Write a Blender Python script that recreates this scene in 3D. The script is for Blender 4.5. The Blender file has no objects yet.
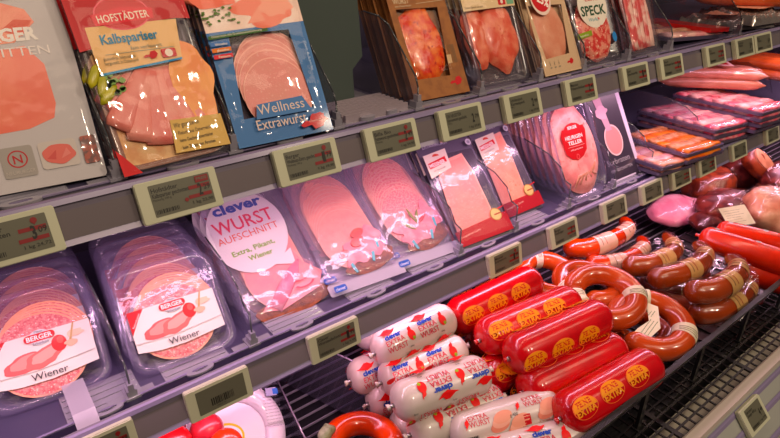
import bpy, math, random
from mathutils import Vector, Matrix, noise
random.seed(7)
D = bpy.data
SC = bpy.context.scene
COL = SC.collection
PI = math.pi
def R(a): return math.radians(a)

# ---------------------------------------------------------------- camera
F = 580.0
CAM = Vector((0, -.62, 1.5))
PITCH, YAW = math.atan2(299, F), None
_d = Vector((840, -299, F)).normalized()                      # image direction of the shelf line
_up = Vector((0, -math.cos(PITCH), -math.sin(PITCH)))
_yv = _up.cross(_d)
AX = (_d, _yv, _up)                                             # world axes in camera coords (right, down, forward)
def at(px, py, axis, val):
    """world point seen at a pixel on the plane axis=val"""
    v = Vector((px - 390, py - 219, F))
    r = Vector((AX[0].dot(v), AX[1].dot(v), AX[2].dot(v)))
    i = 'xyz'.index(axis)
    return CAM + r * ((val - CAM[i]) / r[i])
cd = D.cameras.new('camera'); cam = D.objects.new('camera', cd); COL.objects.link(cam)
cd.sensor_width = 36; cd.lens = 36 * F / 780; cd.clip_start = .02; cd.clip_end = 60
right = Vector((AX[0].x, AX[1].x, AX[2].x)); down = Vector((AX[0].y, AX[1].y, AX[2].y)); fwd = Vector((AX[0].z, AX[1].z, AX[2].z))
cam.matrix_world = Matrix.Translation(CAM) @ Matrix((right, -down, -fwd)).transposed().to_4x4()
SC.camera = cam

# ---------------------------------------------------------------- materials
MATS = {}
def srgb(c):
    if isinstance(c, str):
        c = [int(c[i:i+2], 16) / 255 for i in (0, 2, 4)]
        l = .3 * c[0] + .59 * c[1] + .11 * c[2]
        if abs(c[0] - c[1]) > .12 or abs(c[1] - c[2]) > .12: c = [min(1, max(0, (l + (x - l) * 1.18) * .96)) for x in c]
    return tuple((x / 12.92 if x <= .04045 else ((x + .055) / 1.055) ** 2.4) for x in c)
def pm(name, col, rough=.5, metal=0, col2=None, scale=80, lo=.45, hi=.6, bump=0, bscale=200, coat=0, kind='noise', col3=None, scale3=300, lo3=.66, hi3=.7, spec=.5, emit=0, sss=0):
    if name in MATS: return MATS[name]
    m = D.materials.new(name); m.use_nodes = True; nt = m.node_tree; N = nt.nodes; L = nt.links
    b = N['Principled BSDF']; b.inputs['Base Color'].default_value = (*srgb(col), 1)
    b.inputs['Roughness'].default_value = rough; b.inputs['Metallic'].default_value = metal
    b.inputs['Coat Weight'].default_value = coat; b.inputs['Coat Roughness'].default_value = .08
    b.inputs['Specular IOR Level'].default_value = spec
    if emit:
        b.inputs['Emission Color'].default_value = (*srgb(col), 1); b.inputs['Emission Strength'].default_value = emit
    tc = N.new('ShaderNodeTexCoord')
    if col2:
        def tex(k, s):
            if k == 'voronoi':
                t = N.new('ShaderNodeTexVoronoi'); t.inputs['Scale'].default_value = s; o = t.outputs['Distance']
            else:
                t = N.new('ShaderNodeTexNoise'); t.inputs['Scale'].default_value = s; t.inputs['Detail'].default_value = 4; o = t.outputs['Fac']
            L.new(tc.outputs['Object'], t.inputs['Vector']); return o
        def mixc(a, bcol, fac):
            mx = N.new('ShaderNodeMix'); mx.data_type = 'RGBA'
            L.new(fac, mx.inputs['Factor'])
            if isinstance(a, tuple): mx.inputs[6].default_value = a
            else: L.new(a, mx.inputs[6])
            mx.inputs[7].default_value = bcol; return mx.outputs[2]
        def ramp(o, a, c):
            r = N.new('ShaderNodeMapRange'); r.inputs[1].default_value = a; r.inputs[2].default_value = c; L.new(o, r.inputs[0]); return r.outputs[0]
        o = mixc((*srgb(col), 1), (*srgb(col2), 1), ramp(tex(kind, scale), lo, hi))
        if col3: o = mixc(o, (*srgb(col3), 1), ramp(tex('noise', scale3), lo3, hi3))
        L.new(o, b.inputs['Base Color'])
    if bump:
        t = N.new('ShaderNodeTexNoise'); t.inputs['Scale'].default_value = bscale; t.inputs['Detail'].default_value = 3
        L.new(tc.outputs['Object'], t.inputs['Vector'])
        bp = N.new('ShaderNodeBump'); bp.inputs['Strength'].default_value = bump; bp.inputs['Distance'].default_value = .002
        L.new(t.outputs['Fac'], bp.inputs['Height']); L.new(bp.outputs['Normal'], b.inputs['Normal'])
    MATS[name] = m; return m
def clear(name, tint='ffffff', haze=.05, hcol='e6e0f0', rough=.08, refl=.04, bump=0, bscale=60, stretch=(1, 1, 1)):
    if name in MATS: return MATS[name]
    m = D.materials.new(name); m.use_nodes = True; nt = m.node_tree; N = nt.nodes; L = nt.links
    N.remove(N['Principled BSDF']); out = N['Material Output']
    tr = N.new('ShaderNodeBsdfTransparent'); tr.inputs[0].default_value = (*srgb(tint), 1)
    df = N.new('ShaderNodeBsdfDiffuse'); df.inputs[0].default_value = (*srgb(hcol), 1)
    gl = N.new('ShaderNodeBsdfGlossy'); gl.inputs['Roughness'].default_value = rough
    m1 = N.new('ShaderNodeMixShader'); m1.inputs[0].default_value = haze; L.new(tr.outputs[0], m1.inputs[1]); L.new(df.outputs[0], m1.inputs[2])
    lw = N.new('ShaderNodeLayerWeight'); lw.inputs[0].default_value = .5
    pw = N.new('ShaderNodeMath'); pw.operation = 'POWER'; pw.inputs[1].default_value = 4; L.new(lw.outputs['Facing'], pw.inputs[0])
    fr = N.new('ShaderNodeMath'); fr.operation = 'MULTIPLY'; fr.inputs[1].default_value = .7; L.new(pw.outputs[0], fr.inputs[0])
    ad = N.new('ShaderNodeMath'); ad.operation = 'ADD'; ad.use_clamp = True; ad.inputs[1].default_value = refl
    L.new(fr.outputs[0], ad.inputs[0])
    m2 = N.new('ShaderNodeMixShader'); L.new(ad.outputs[0], m2.inputs[0]); L.new(m1.outputs[0], m2.inputs[1]); L.new(gl.outputs[0], m2.inputs[2])
    L.new(m2.outputs[0], out.inputs[0])
    if bump:
        tc = N.new('ShaderNodeTexCoord'); mp = N.new('ShaderNodeMapping'); mp.inputs['Scale'].default_value = stretch
        t = N.new('ShaderNodeTexNoise'); t.inputs['Scale'].default_value = bscale; t.inputs['Detail'].default_value = .8
        L.new(tc.outputs['Object'], mp.inputs[0]); L.new(mp.outputs[0], t.inputs['Vector'])
        bp = N.new('ShaderNodeBump'); bp.inputs['Strength'].default_value = bump; bp.inputs['Distance'].default_value = .004
        L.new(t.outputs['Fac'], bp.inputs['Height']); L.new(bp.outputs['Normal'], gl.inputs['Normal']); L.new(bp.outputs['Normal'], lw.inputs['Normal'])
    MATS[name] = m; return m
FILM = clear('wrinkled_film', haze=.0, rough=.06, refl=.03, bump=.45, bscale=42)
FILM_T = clear('tight_film', haze=.0, rough=.08, refl=.02, bump=.18, bscale=70)
TRAY = clear('clear_tray_plastic', tint='f4f0fa', haze=.13, hcol='d4c8f0', rough=.15, refl=.05)  # lavender haze colour paints in the shelf light that clear trays reflect
TRAYD = clear('dim_tray_plastic', tint='d8d0dc', haze=.12, hcol='b8b0bc', rough=.15, refl=.05)
DIV = clear('divider_plastic', tint='e9e8f2', haze=.05, hcol='d8d8ee', rough=.05, refl=.03)
DIVE = clear('divider_edge', tint='5a6068', haze=.6, hcol='5c6268', rough=.1, refl=.1)
FOOT = clear('divider_foot_plastic', tint='cfd0d8', haze=.5, hcol='c4c0d0', rough=.1, refl=.12)
PADDLE = clear('smoky_paddle', tint='8c968e', haze=.4, hcol='74827c', rough=.1, refl=.02)
PADE = clear('paddle_edge', tint='a8b4ac', haze=.6, hcol='98a49c', rough=.1, refl=.1)
def ink(c, coat=.05): return pm('ink_' + c, c, .5, coat=coat, spec=.25)
def paper(c): return pm('paper_' + c, c, .6, coat=.0, spec=.25)

# ---------------------------------------------------------------- mesh builders
class MB:
    def __init__(s): s.v = []; s.f = []; s.mi = []; s.m = []; s.sm = []
    def mat(s, m):
        if m not in s.m: s.m.append(m)
        return s.m.index(m)
    def add(s, vs, fs, m, smooth=False, M=None):
        o = len(s.v); k = s.mat(m)
        for v in vs:
            v = Vector(v); s.v.append(M @ v if M else v)
        for f in fs: s.f.append([o + i for i in f]); s.mi.append(k); s.sm.append(smooth)
        return s
    def box(s, x0, y0, z0, x1, y1, z1, m, M=None):
        vs = [(x, y, z) for x in (x0, x1) for y in (y0, y1) for z in (z0, z1)]
        return s.add(vs, [(0, 1, 3, 2), (4, 6, 7, 5), (0, 4, 5, 1), (2, 3, 7, 6), (0, 2, 6, 4), (1, 5, 7, 3)], m, False, M)
    def prism(s, pts, z0, z1, m, side=None, M=None, smooth=False):
        """pts: outline in XY, counter-clockwise; extruded in Z"""
        n = len(pts); vs = [(p[0], p[1], z0) for p in pts] + [(p[0], p[1], z1) for p in pts]
        s.add(vs, [list(range(n, 2 * n))], m, False, M); s.add(vs, [list(range(n - 1, -1, -1))], m, False, M)
        return s.add(vs, [(i, (i + 1) % n, n + (i + 1) % n, n + i) for i in range(n)], side or m, smooth, M)
    def sweep(s, pts, rad, m, seg=16, flat=1.0, cap=True, nref=None, rfun=None):
        """tube along pts; rad list; flat squashes along the reference normal"""
        pts = [Vector(p) for p in pts]; n = len(pts); vs = []; ref = Vector(nref or (0, 0, 1))
        for i, p in enumerate(pts):
            t = (pts[min(i + 1, n - 1)] - pts[max(i - 1, 0)]).normalized()
            b = t.cross(ref)
            if b.length < 1e-4: b = t.cross(Vector((0, 1, .1)))
            b.normalize(); c = b.cross(t)
            for k in range(seg):
                a = 2 * PI * k / seg; r = rad[i] * (rfun(i, k) if rfun else 1)
                vs.append(p + b * math.cos(a) * r + c * math.sin(a) * r * flat)
        fs = [(i * seg + k, i * seg + (k + 1) % seg, (i + 1) * seg + (k + 1) % seg, (i + 1) * seg + k) for i in range(n - 1) for k in range(seg)]
        if cap: fs += [list(range(seg - 1, -1, -1)), list(range((n - 1) * seg, n * seg))]
        return s.add(vs, fs, m, True)
    def build(s, name, parent=None, label=None, recalc=True):
        me = D.meshes.new(name); me.from_pydata([tuple(v) for v in s.v], [], s.f)
        for m in s.m: me.materials.append(m)
        me.polygons.foreach_set('material_index', s.mi); me.polygons.foreach_set('use_smooth', s.sm); me.update()
        o = D.objects.new(name, me); COL.objects.link(o)
        if parent: o.parent = parent
        if label: o['label'] = label
        return o
def thing(name, label, cat, loc=(0, 0, 0), group=None, M=None):
    o = D.objects.new(name, None); COL.objects.link(o); o.empty_display_size = .02
    o.location = loc
    if M: o.matrix_world = M
    return tag(o, label, cat, group)
def tag(o, label, cat, group=None):
    o['label'] = label; o['category'] = cat
    if group: o['group'] = group
    return o
def struct(o): o['kind'] = 'structure'; return o
def dup(root, shift=(0, 0, 0), label=None, M=None, parts=None):
    def cp(o, par):
        c = o.copy(); COL.objects.link(c)
        if par: c.parent = par
        for ch in o.children:
            if parts is None or ch.name.split('.')[0] in parts: cp(ch, c)
        return c
    c = cp(root, None)
    if M: c.matrix_world = M
    else: c.location = root.location + Vector(shift)
    if label: c['label'] = label
    return c
def rrect(x0, y0, x1, y1, r, n=5):
    P = []
    for cx, cy, a in ((x1 - r, y0 + r, -90), (x1 - r, y1 - r, 0), (x0 + r, y1 - r, 90), (x0 + r, y0 + r, 180)):
        for i in range(n + 1): t = R(a + 90 * i / n); P.append((cx + r * math.cos(t), cy + r * math.sin(t)))
    return P
def ell(cx, cy, rx, ry, rot=0, n=32, a0=0, a1=360):
    c, s_ = math.cos(R(rot)), math.sin(R(rot)); P = []
    k = n if a1 - a0 >= 360 else n + 1
    for i in range(k):
        t = R(a0 + (a1 - a0) * i / n); x, y = rx * math.cos(t), ry * math.sin(t); P.append((cx + c * x - s_ * y, cy + s_ * x + c * y))
    return P
def blob(cx, cy, rx, ry, amp=.12, n=36, seed=0, rot=0):
    P = []; c, s_ = math.cos(R(rot)), math.sin(R(rot))
    for i in range(n):
        t = 2 * PI * i / n; k = 1 + amp * noise.noise(Vector((math.cos(t) * 1.6 + seed * 3.1, math.sin(t) * 1.6, seed)))  * 1.5
        x, y = rx * k * math.cos(t), ry * k * math.sin(t); P.append((cx + c * x - s_ * y, cy + s_ * x + c * y))
    return P
_TX = {}
def text_geo(s, bold):
    k = (s, bold)
    if k in _TX: return _TX[k]
    cu = D.curves.new('lettering', 'FONT'); cu.body = s; cu.size = 1; cu.offset = bold; cu.resolution_u = 2
    o = D.objects.new('lettering', cu); COL.objects.link(o)
    dg = bpy.context.evaluated_depsgraph_get(); me = D.meshes.new_from_object(o.evaluated_get(dg))
    vs = [(v.co.x, v.co.y) for v in me.vertices]; fs = [list(p.vertices) for p in me.polygons]
    D.objects.remove(o); D.curves.remove(cu); D.meshes.remove(me)
    x0 = min(v[0] for v in vs) if vs else 0; x1 = max(v[0] for v in vs) if vs else 1
    _TX[k] = ([(v[0] - x0, v[1]) for v in vs], fs, x1 - x0); return _TX[k]
class Art:
    """flat print laid on a surface map f(u, v, h) -> point"""
    def __init__(s, f=None, h=0, step=.00012): s.mb = MB(); s.fn = f or (lambda u, v, h: (u, v, h)); s.h = h; s.step = step
    def up(s): s.h += s.step; return s.h
    def poly(s, pts, m):
        h = s.up(); s.mb.add([s.fn(p[0], p[1], h) for p in pts], [list(range(len(pts)))], m); return s
    def rect(s, x0, y0, x1, y1, m, rot=0, n=1):
        if n == 1 and not rot: return s.poly([(x0, y0), (x1, y0), (x1, y1), (x0, y1)], m)
        h = s.up(); cx, cy = (x0 + x1) / 2, (y0 + y1) / 2; c, q = math.cos(R(rot)), math.sin(R(rot)); vs = []; fs = []
        for j in range(n + 1):
            for i in range(n + 1):
                x, y = x0 + (x1 - x0) * i / n - cx, y0 + (y1 - y0) * j / n - cy
                vs.append(s.fn(cx + c * x - q * y, cy + q * x + c * y, h))
        for j in range(n):
            for i in range(n): a = j * (n + 1) + i; fs.append((a, a + 1, a + n + 2, a + n + 1))
        s.mb.add(vs, fs, m); return s
    def disc(s, cx, cy, rx, ry, m, rot=0, a0=0, a1=360, rings=3, inner=0, n=28):
        h = s.up(); vs = []; fs = []
        for j in range(rings + 1):
            k = inner + (1 - inner) * j / rings
            vs += [s.fn(p[0], p[1], h) for p in ell(cx, cy, rx * k, ry * k, rot, n, a0, a1)]
        w = n if a1 - a0 >= 360 else n + 1
        for j in range(rings):
            for i in range(w if w == n else n): b = (i + 1) % w; fs.append((j * w + i, j * w + b, (j + 1) * w + b, (j + 1) * w + i))
        s.mb.add(vs, fs, m); return s
    def text(s, t, x, y, size, m, rot=0, w=None, bold=0, anchor='l', sx=1):
        vs, fs, tw = text_geo(t, bold); h = s.up(); k = size / .72; kx = (w / tw) if w else k * sx
        ox = {'l': 0, 'c': -tw * kx / 2, 'r': -tw * kx}[anchor]; c, q = math.cos(R(rot)), math.sin(R(rot))
        P = [((v[0] * kx + ox), v[1] * k) for v in vs]
        s.mb.add([s.fn(x + c * p[0] - q * p[1], y + q * p[0] + c * p[1], h) for p in P], fs, m); return s
    def bars(s, x, y, w, hgt, m, n=18, seed=1, rot=0):
        rnd = random.Random(seed); cur = 0; h = s.up(); c, q = math.cos(R(rot)), math.sin(R(rot))
        while cur < w:
            b = w / n * rnd.choice((.4, .7, 1.1)); P = [(cur, 0), (cur + b, 0), (cur + b, hgt), (cur, hgt)]
            s.mb.add([s.fn(x + c * p[0] - q * p[1], y + q * p[0] + c * p[1], h) for p in P], [(0, 1, 2, 3)], m); cur += b + w / n * rnd.choice((.4, .7))
        return s
    def lines(s, x, y, w, n, dy, m, th=.0008, seed=3):
        rnd = random.Random(seed)
        for i in range(n):
            cx = x
            while cx < x + w * (.7 + .3 * rnd.random()):
                l = .002 + .005 * rnd.random(); s.h += 0
                s.mb.add([s.fn(a, b, s.h + s.step) for a, b in ((cx, y - i * dy), (cx + l, y - i * dy), (cx + l, y - i * dy + th), (cx, y - i * dy + th))], [(0, 1, 2, 3)], m); cx += l + .0012
        s.up(); return s
    def build(s, name, par, label=None): return s.mb.build(name, par, label)

# ---------------------------------------------------------------- meat materials
def meat(name, c1, c2, scale=120, lo=.42, hi=.62, c3=None, s3=500, lo3=.62, hi3=.66, rough=.38, bump=.15):
    return pm(name, c1, rough, col2=c2, scale=scale, lo=lo, hi=hi, col3=c3, scale3=s3, lo3=lo3, hi3=hi3, bump=bump, bscale=400, coat=.08)
M_WIEN = meat('wiener_sausage_meat', 'c45660', 'e08c8c', 260, .4, .6, 'f4ccc0', 420, .6, .64)
M_WRIM = meat('wiener_slice_rim', 'e8a084', 'e8a890', 100)
M_EXTRA = meat('extrawurst_meat', 'e48c84', 'e09084', 30, c3='eeb0a4', s3=300)
M_EXTRIM = meat('extrawurst_rim', 'f4b4a4', 'f0a898', 60)
M_PINK = meat('pink_slice_meat', 'ee8c94', 'ec9898', 40)
M_PIKANT = meat('peppered_slice_meat', 'f4a698', 'f09a90', 80, c3='b8543c', s3=330, lo3=.69, hi3=.71)
M_LEB = meat('coarse_pink_meat', 'e4747c', 'f4a8a0', 330, .42, .58, 'fbe2da', 500, .64, .67)
M_HAM = meat('ham_meat', 'e8887e', 'f0ab9c', 25, .4, .7)
M_PINKH = meat('rose_ham_meat', 'e07c74', 'ee9e90', 25, .4, .7)
M_CHOP = meat('smoked_neck_meat', 'd0341c', 'ec8440', 55, .4, .65, 'b02a20', 120, .6, .66, rough=.25)
M_CHOP2 = meat('pale_cured_meat', 'd8604a', 'ec9478', 45, .4, .65, 'd05846', 130, .6, .7, rough=.3)
M_TURK = meat('turkey_slice_meat', 'd89074', 'e4a88c', 40, .4, .65)
M_SPECK = meat('diced_bacon_meat', 'cc3c38', 'ec9c88', 85, .45, .55, 'f8d8c0', 160, .6, .66)
M_BACON = meat('bacon_meat', 'd05a5c', 'f6cfc4', 34, .44, .56)
M_CASING_O = pm('orange_brown_casing', 'bc4e1e', .22, col2='a03c16', scale=14, lo=.4, hi=.7, coat=.5, bump=.08, bscale=60)
M_CASING_B = pm('brown_casing', '9c4214', .25, col2='76300e', scale=18, lo=.4, hi=.7, coat=.5, bump=.1, bscale=80)
M_CASING_R = pm('orange_red_casing', 'd83410', .2, col2='c02a0c', scale=12, coat=.5)
M_CASING_T = pm('orange_vacuum_casing', 'dc4a10', .22, col2='c03a0c', scale=14, coat=.5)

# ---------------------------------------------------------------- display case
XL, XR = -.7, 4.6
z1, z2, z3 = 1.245, .95, .66
METAL = pm('lilac_grey_enamel', '504a64', .4, col2='484260', scale=6, coat=.2)
RAIL = pm('price_rail_grey', '6a6272', .3, col2='645c6a', scale=3, coat=.4)
RAILC = pm('rail_clear_cover', '70686c', .2, coat=.5)
DARKG = pm('dark_gap_strip', '17142a', .35)
DARK = pm('black_enamel', '15131c', .45, coat=.1)
LIP = pm('pale_rail_lip', '8e84a4', .25, coat=.4)
case = thing('refrigerated_display_case', 'long refrigerated display case with lit grey shelves holding packed meat', 'display case', (1.9, 0, 0))
def cpart(mb, name, label=None):
    o = mb.build(name, case, label); o.matrix_parent_inverse = Matrix.Translation((-1.9, 0, 0)); return o
def yz_extrude(mb, P, x0, x1, m, smooth=False):
    n = len(P); vs = [(x0, p[0], p[1]) for p in P] + [(x1, p[0], p[1]) for p in P]
    mb.add(vs, [(i, (i + 1) % n, n + (i + 1) % n, n + i) for i in range(n)], m, smooth); mb.add(vs, [list(range(n)), list(range(2 * n - 1, n - 1, -1))], m)
for z in (z1, z2):
    mb = MB(); mb.box(XL, .022, z - .028, XR, .47, z, METAL)
    mb.box(XL, .006, z - .028, XR, .024, z + .0015, DARKG)
    yz_extrude(mb, [(.0245, z), (.028, z), (.028, z + .003), (.0245, z + .003)], XL, XR, LIP)
    cpart(mb, 'shelf')
    mb = MB()
    yz_extrude(mb, [(-.001, z + .004), (.006, z + .006), (.006, z - .028), (-.010, z - .038), (-.0155, z - .038), (-.0015, z - .002)], XL, XR, RAIL)
    yz_extrude(mb, [(-.0045, z + .001), (-.002, z + .006), (.0015, z + .007), (.0015, z + .001)], XL, XR, LIP)
    yz_extrude(mb, [(-.0035, z - .007), (-.005, z - .006), (-.0155, z - .033), (-.014, z - .034)], XL, XR, RAILC)
    yz_extrude(mb, [(-.0185, z - .039), (-.014, z - .033), (-.011, z - .041)], XL, XR, LIP)
    cpart(mb, 'price_rail')
mb = MB(); mb.box(XL, .49, .5, XR, .53, 2.3, pm('case_back_panel', '3c3644', .5)); cpart(mb, 'back_panel')
mb = MB(); mb.box(XL - .03, -.05, .5, XL, .53, 2.3, METAL); cpart(mb, 'side_panel')
mb = MB(); mb.box(XL, -.27, z3 - .05, XR, .49, z3 - .03, DARK); cpart(mb, 'base_deck')
mb = MB()                                                       # black slatted deck shelf
for i in range(int((XR - XL) / .04)):
    x = XL + i * .04
    mb.box(x, -.2, z3 - .010, x + .004, .48, z3 - .004, pm('deck_wire', '9a90a8', .3, coat=.3)) if False else None
for k in range(28):
    y = -.19 + k * .024
    mb.box(XL, y, z3 - .008, XR, y + .0016, z3 - .003, pm('deck_wire', '9a90a8', .3, coat=.3))
mb.box(XL, -.21, z3 - .03, XR, .49, z3 - .012, DARK)
cpart(mb, 'slatted_deck')
# air return grille
GR = pm('grille_grey', '18171c', .4, coat=.1)
mb = MB(); ya, yb, zg = -.275, -.368, .718
rows = [0, .25, .45, .65, .83, 1]
for t in rows: y = ya + (yb - ya) * t; mb.box(XL, y - .0017, zg - .003, XR, y + .0017, zg, GR)
nx = int((XR - .3) / .024)
for i in range(nx):
    x = .3 + i * .024; mb.box(x - .0017, yb, zg - .003, x + .0017, ya, zg - .0003, GR)
for i in range(0, nx, 11): x = .3 + i * .024; mb.box(x - .005, yb, zg - .004, x + .005, ya, zg + .0004, GR)
cpart(mb, 'air_grille')
mb = MB(); mb.box(XL, yb, zg - .07, XR, ya, zg - .06, pm('air_duct_floor', '1a181e', .6)); mb.box(XL, yb, zg - .058, XR, yb + .047, zg - .03, pm('pale_duct_ledge', 'b0aa98', .5, col2='a09a88', scale=9))
mb.box(XL, ya + .0, zg - .09, XR, ya + .012, zg + .001, DARK)
cpart(mb, 'air_duct')
mb = MB()
yz_extrude(mb, [(-.368, zg + .002), (-.371, zg + .004), (-.386, zg + .0005), (-.388, zg - .008), (-.385, zg - .02), (-.368, zg - .02)], XL, XR, pm('beige_bumper_edge', 'b8aca4', .35, coat=.3))
cpart(mb, 'front_bumper')
mb = MB()
yz_extrude(mb, [(-.385, .70), (-.445, .633), (-.47, .45), (-.50, .12), (-.36, .12), (-.36, .70)], XL, XR, pm('front_panel_grey', '9a9894', .35, coat=.3))
cpart(mb, 'front_panel')
mb = MB(); s_ = math.sqrt(.5)
yz_extrude(mb, [(-.386, .702), (-.389, .7), (-.447, .636), (-.445, .632)], XL, XR, pm('front_rail_cover', 'a3a6a0', .2, coat=.6))
for q in (0, .4, .93): yz_extrude(mb, [(-.389 - .058 * q, .702 - .064 * q), (-.393 - .058 * q, .699 - .064 * q), (-.396 - .058 * q, .693 - .064 * q), (-.391 - .058 * q, .697 - .064 * q)], XL, XR, LIP)
cpart(mb, 'front_price_rail')
fl = MB(); fl.box(-3, -4, -.05, 7, .6, 0, pm('beige_floor_tile', 'c0b49c', .4, col2='b4a890', scale=3)); struct(fl.build('floor'))
wl = MB(); wl.box(-3, .6, 0, 7, .7, 3.2, pm('store_wall', '50484a', .7)); struct(wl.build('wall_back'))

# ---------------------------------------------------------------- price tags
TG = pm('tag_case_cream', 'c0c2a6', .4, coat=.2); SCN = pm('tag_screen', '626252', .4, col2='5c5c4c', scale=8)
TK = pm('tag_ink_dark', '17150f', .5); TR_ = pm('tag_ink_red', '7a1016', .5)
def price_tag(x, y, z, tilt, lines, label, w=.090, h=.046, price=None, per=None, red=True, heart=True, preis=False, barcode='small', depth=.009):
    a = R(tilt); M = Matrix((( 1, 0, 0, x), (0, -math.sin(-a), -math.cos(a), y), (0, math.cos(a), -math.sin(a), z), (0, 0, 0, 1)))
    # local: u=+X, v up along face, n outward
    vv = Vector((0, math.sin(a), math.cos(a))); nn = Vector((1, 0, 0)).cross(vv)
    M = Matrix((Vector((1, 0, 0)), vv, nn)).transposed().to_4x4(); M.translation = Vector((x, y, z)) - vv * h + nn * .0035
    t = thing('price_tag', label, 'price tag', group='price tags on the shelf rails', M=M)
    mb = MB(); mb.prism(rrect(0, 0, w, h, .003, 3), 0, depth - .002, TG)
    mb.prism(rrect(.0008, .0008, w - .0008, h - .0008, .0027, 3), depth - .002, depth, TG); case_ = mb.build('tag_case', t)
    sx0 = .0135 if w > .07 else .007
    mb = MB(); mb.prism(rrect(sx0, .006, w - .009, h - .005, .001, 2), depth - .001, depth + .0003, SCN);
    A = Art(h=depth + .0003, step=.00008); A.mb = mb; X0 = sx0 + .002; X1 = w - .011; Y1 = h - .0075
    fs = [.0050, .0048, .0024]
    yy = Y1
    for i, l in enumerate(lines):
        q = fs[min(i, 2)]; yy -= q + .001; A.text(l, X0, yy, q, TK, bold=.015 if i < 2 else 0, w=min((X1 - X0) * (.62 if i else .45), len(l) * q * .62))
    if barcode == 'big': A.bars(X0 + .016, .013, .032, .011, TK, 20, 5); A.text('208314 702', X0 + .022, .0095, .002, TK)
    else:
        A.bars(X0, .009, .024, .0045, TK, 18, 4)
    if price:
        if red: A.rect(X1 - .024, .0265, X1, .0305, TR_); A.rect(X1 - .026, .0165, X1, .0205, TR_)
        A.text(price[0], X1 - .014, .0185, .0130, TK, bold=.03, w=.0045 if len(price[0]) == 1 else None); A.text(price[1], X1 - .0075, .0235, .006, TK, bold=.01, w=.0075)
        if per: A.text(per, X1, .0105, .0035, TK, anchor='r', w=.023)
    if heart: A.disc(X1 - .009, .036, .003, .003, TR_); A.poly([(X1 - .0118, .0353), (X1 - .009, .0318), (X1 - .0062, .0353)], TR_)
    if preis: A.rect(X1 - .015, .0325, X1, .0395, TR_); A.text('PREIS', X1 - .0135, .035, .003, SCN, bold=.02, w=.012); A.disc(X1 - .029, .017, .0022, .0022, TR_)
    A.build('tag_screen', case_, 'grey green e-paper screen')
    return t
def P3(px, py, z): return at(px, py, 'z', z)
def xat(px, py, z): return at(px, py, 'y', 0).x
S1 = [(-.037, ['Neuburger', 'geschnitten'], ('3', '09'), '1 kg 24,72', dict(), 'cream framed price tag on the upper rail at the far left showing 3 09'),
 (.129, ['Hofstädter', 'Kalbspariser geschnitten', 'Packung 100 g'], ('2', '29'), '1 kg 22,90', dict(preis=True, heart=False), 'price tag showing 2 29 with a red badge, under the red veal sausage pack'),
 (.292, ['Berger', 'Wellness-Extra geschn.', 'Packung 100 g'], ('1', '79'), '1 kg 19,90', dict(), 'cream framed price tag with a red heart under the blue extra sausage pack'),
 (.427, ['Billa Bio', 'Extrawurst geschnitten', 'Packung'], ('2', '49'), '1 kg 24,90', dict(), 'cream framed price tag on the upper rail under the empty slot'),
 (.560, ['DIE NEUESTEN', 'Karreewurst geschnitt.', '100 g'], ('2', '79'), '1 kg 27,90', dict(red=False, heart=False), 'cream framed price tag showing 2 79 under the brown kraft card pack'),
 (.699, ['Schinkenspeck', 'Karreespeck', '80 g'], ('2', '99'), '1 kg 29,90', dict(red=False, heart=False), 'cream framed price tag under the clear pack of pale cured meat'),
 (.855, ['Messner', 'Putenschinken'], ('2', '49'), '1 kg 24,90', dict(heart=False), 'cream framed price tag under the cream pack with the red discount sticker'),
 (1.030, ['Spar', 'Speckwürfel'], ('1', '99'), '1 kg 15,90', dict(heart=False), 'cream framed price tag with red bars under the diced speck pack'),
 (1.163, ['Bauch', 'Hamburger Speck'], ('2', '59'), '1 kg 21,90', dict(heart=False), 'cream framed price tag with red bars under the tall streaky bacon pack'),
 (1.352, ['Roh', 'Schinken'], ('2', '99'), '1 kg 29,90', dict(heart=False), 'cream framed price tag on the upper rail under the flat red pack')]
for x, ls, pr, per, kw, lb in S1: price_tag(x, 0, z1 + .002, 21, ls, lb, price=pr, per=per, **kw)
xk = at(728, 45, 'y', 0).x; xl_ = at(747, 41, 'y', 0).x
price_tag(xk, 0, z1 + .002, 21, ['Rostbrat', 'Würstel'], 'price tag on the upper rail, left one of the pair that touch each other', price=('3', '99'), red=False, heart=False, per='1 kg 9,90', w=xl_ - xk - .003)
price_tag(xl_, 0, z1 + .002, 21, ['Käse', 'Würstel'], 'price tag on the upper rail, right one of the pair that touch each other', price=('4', '29'), red=False, heart=False, per='1 kg 9,90', w=xl_ - xk - .003)
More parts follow.
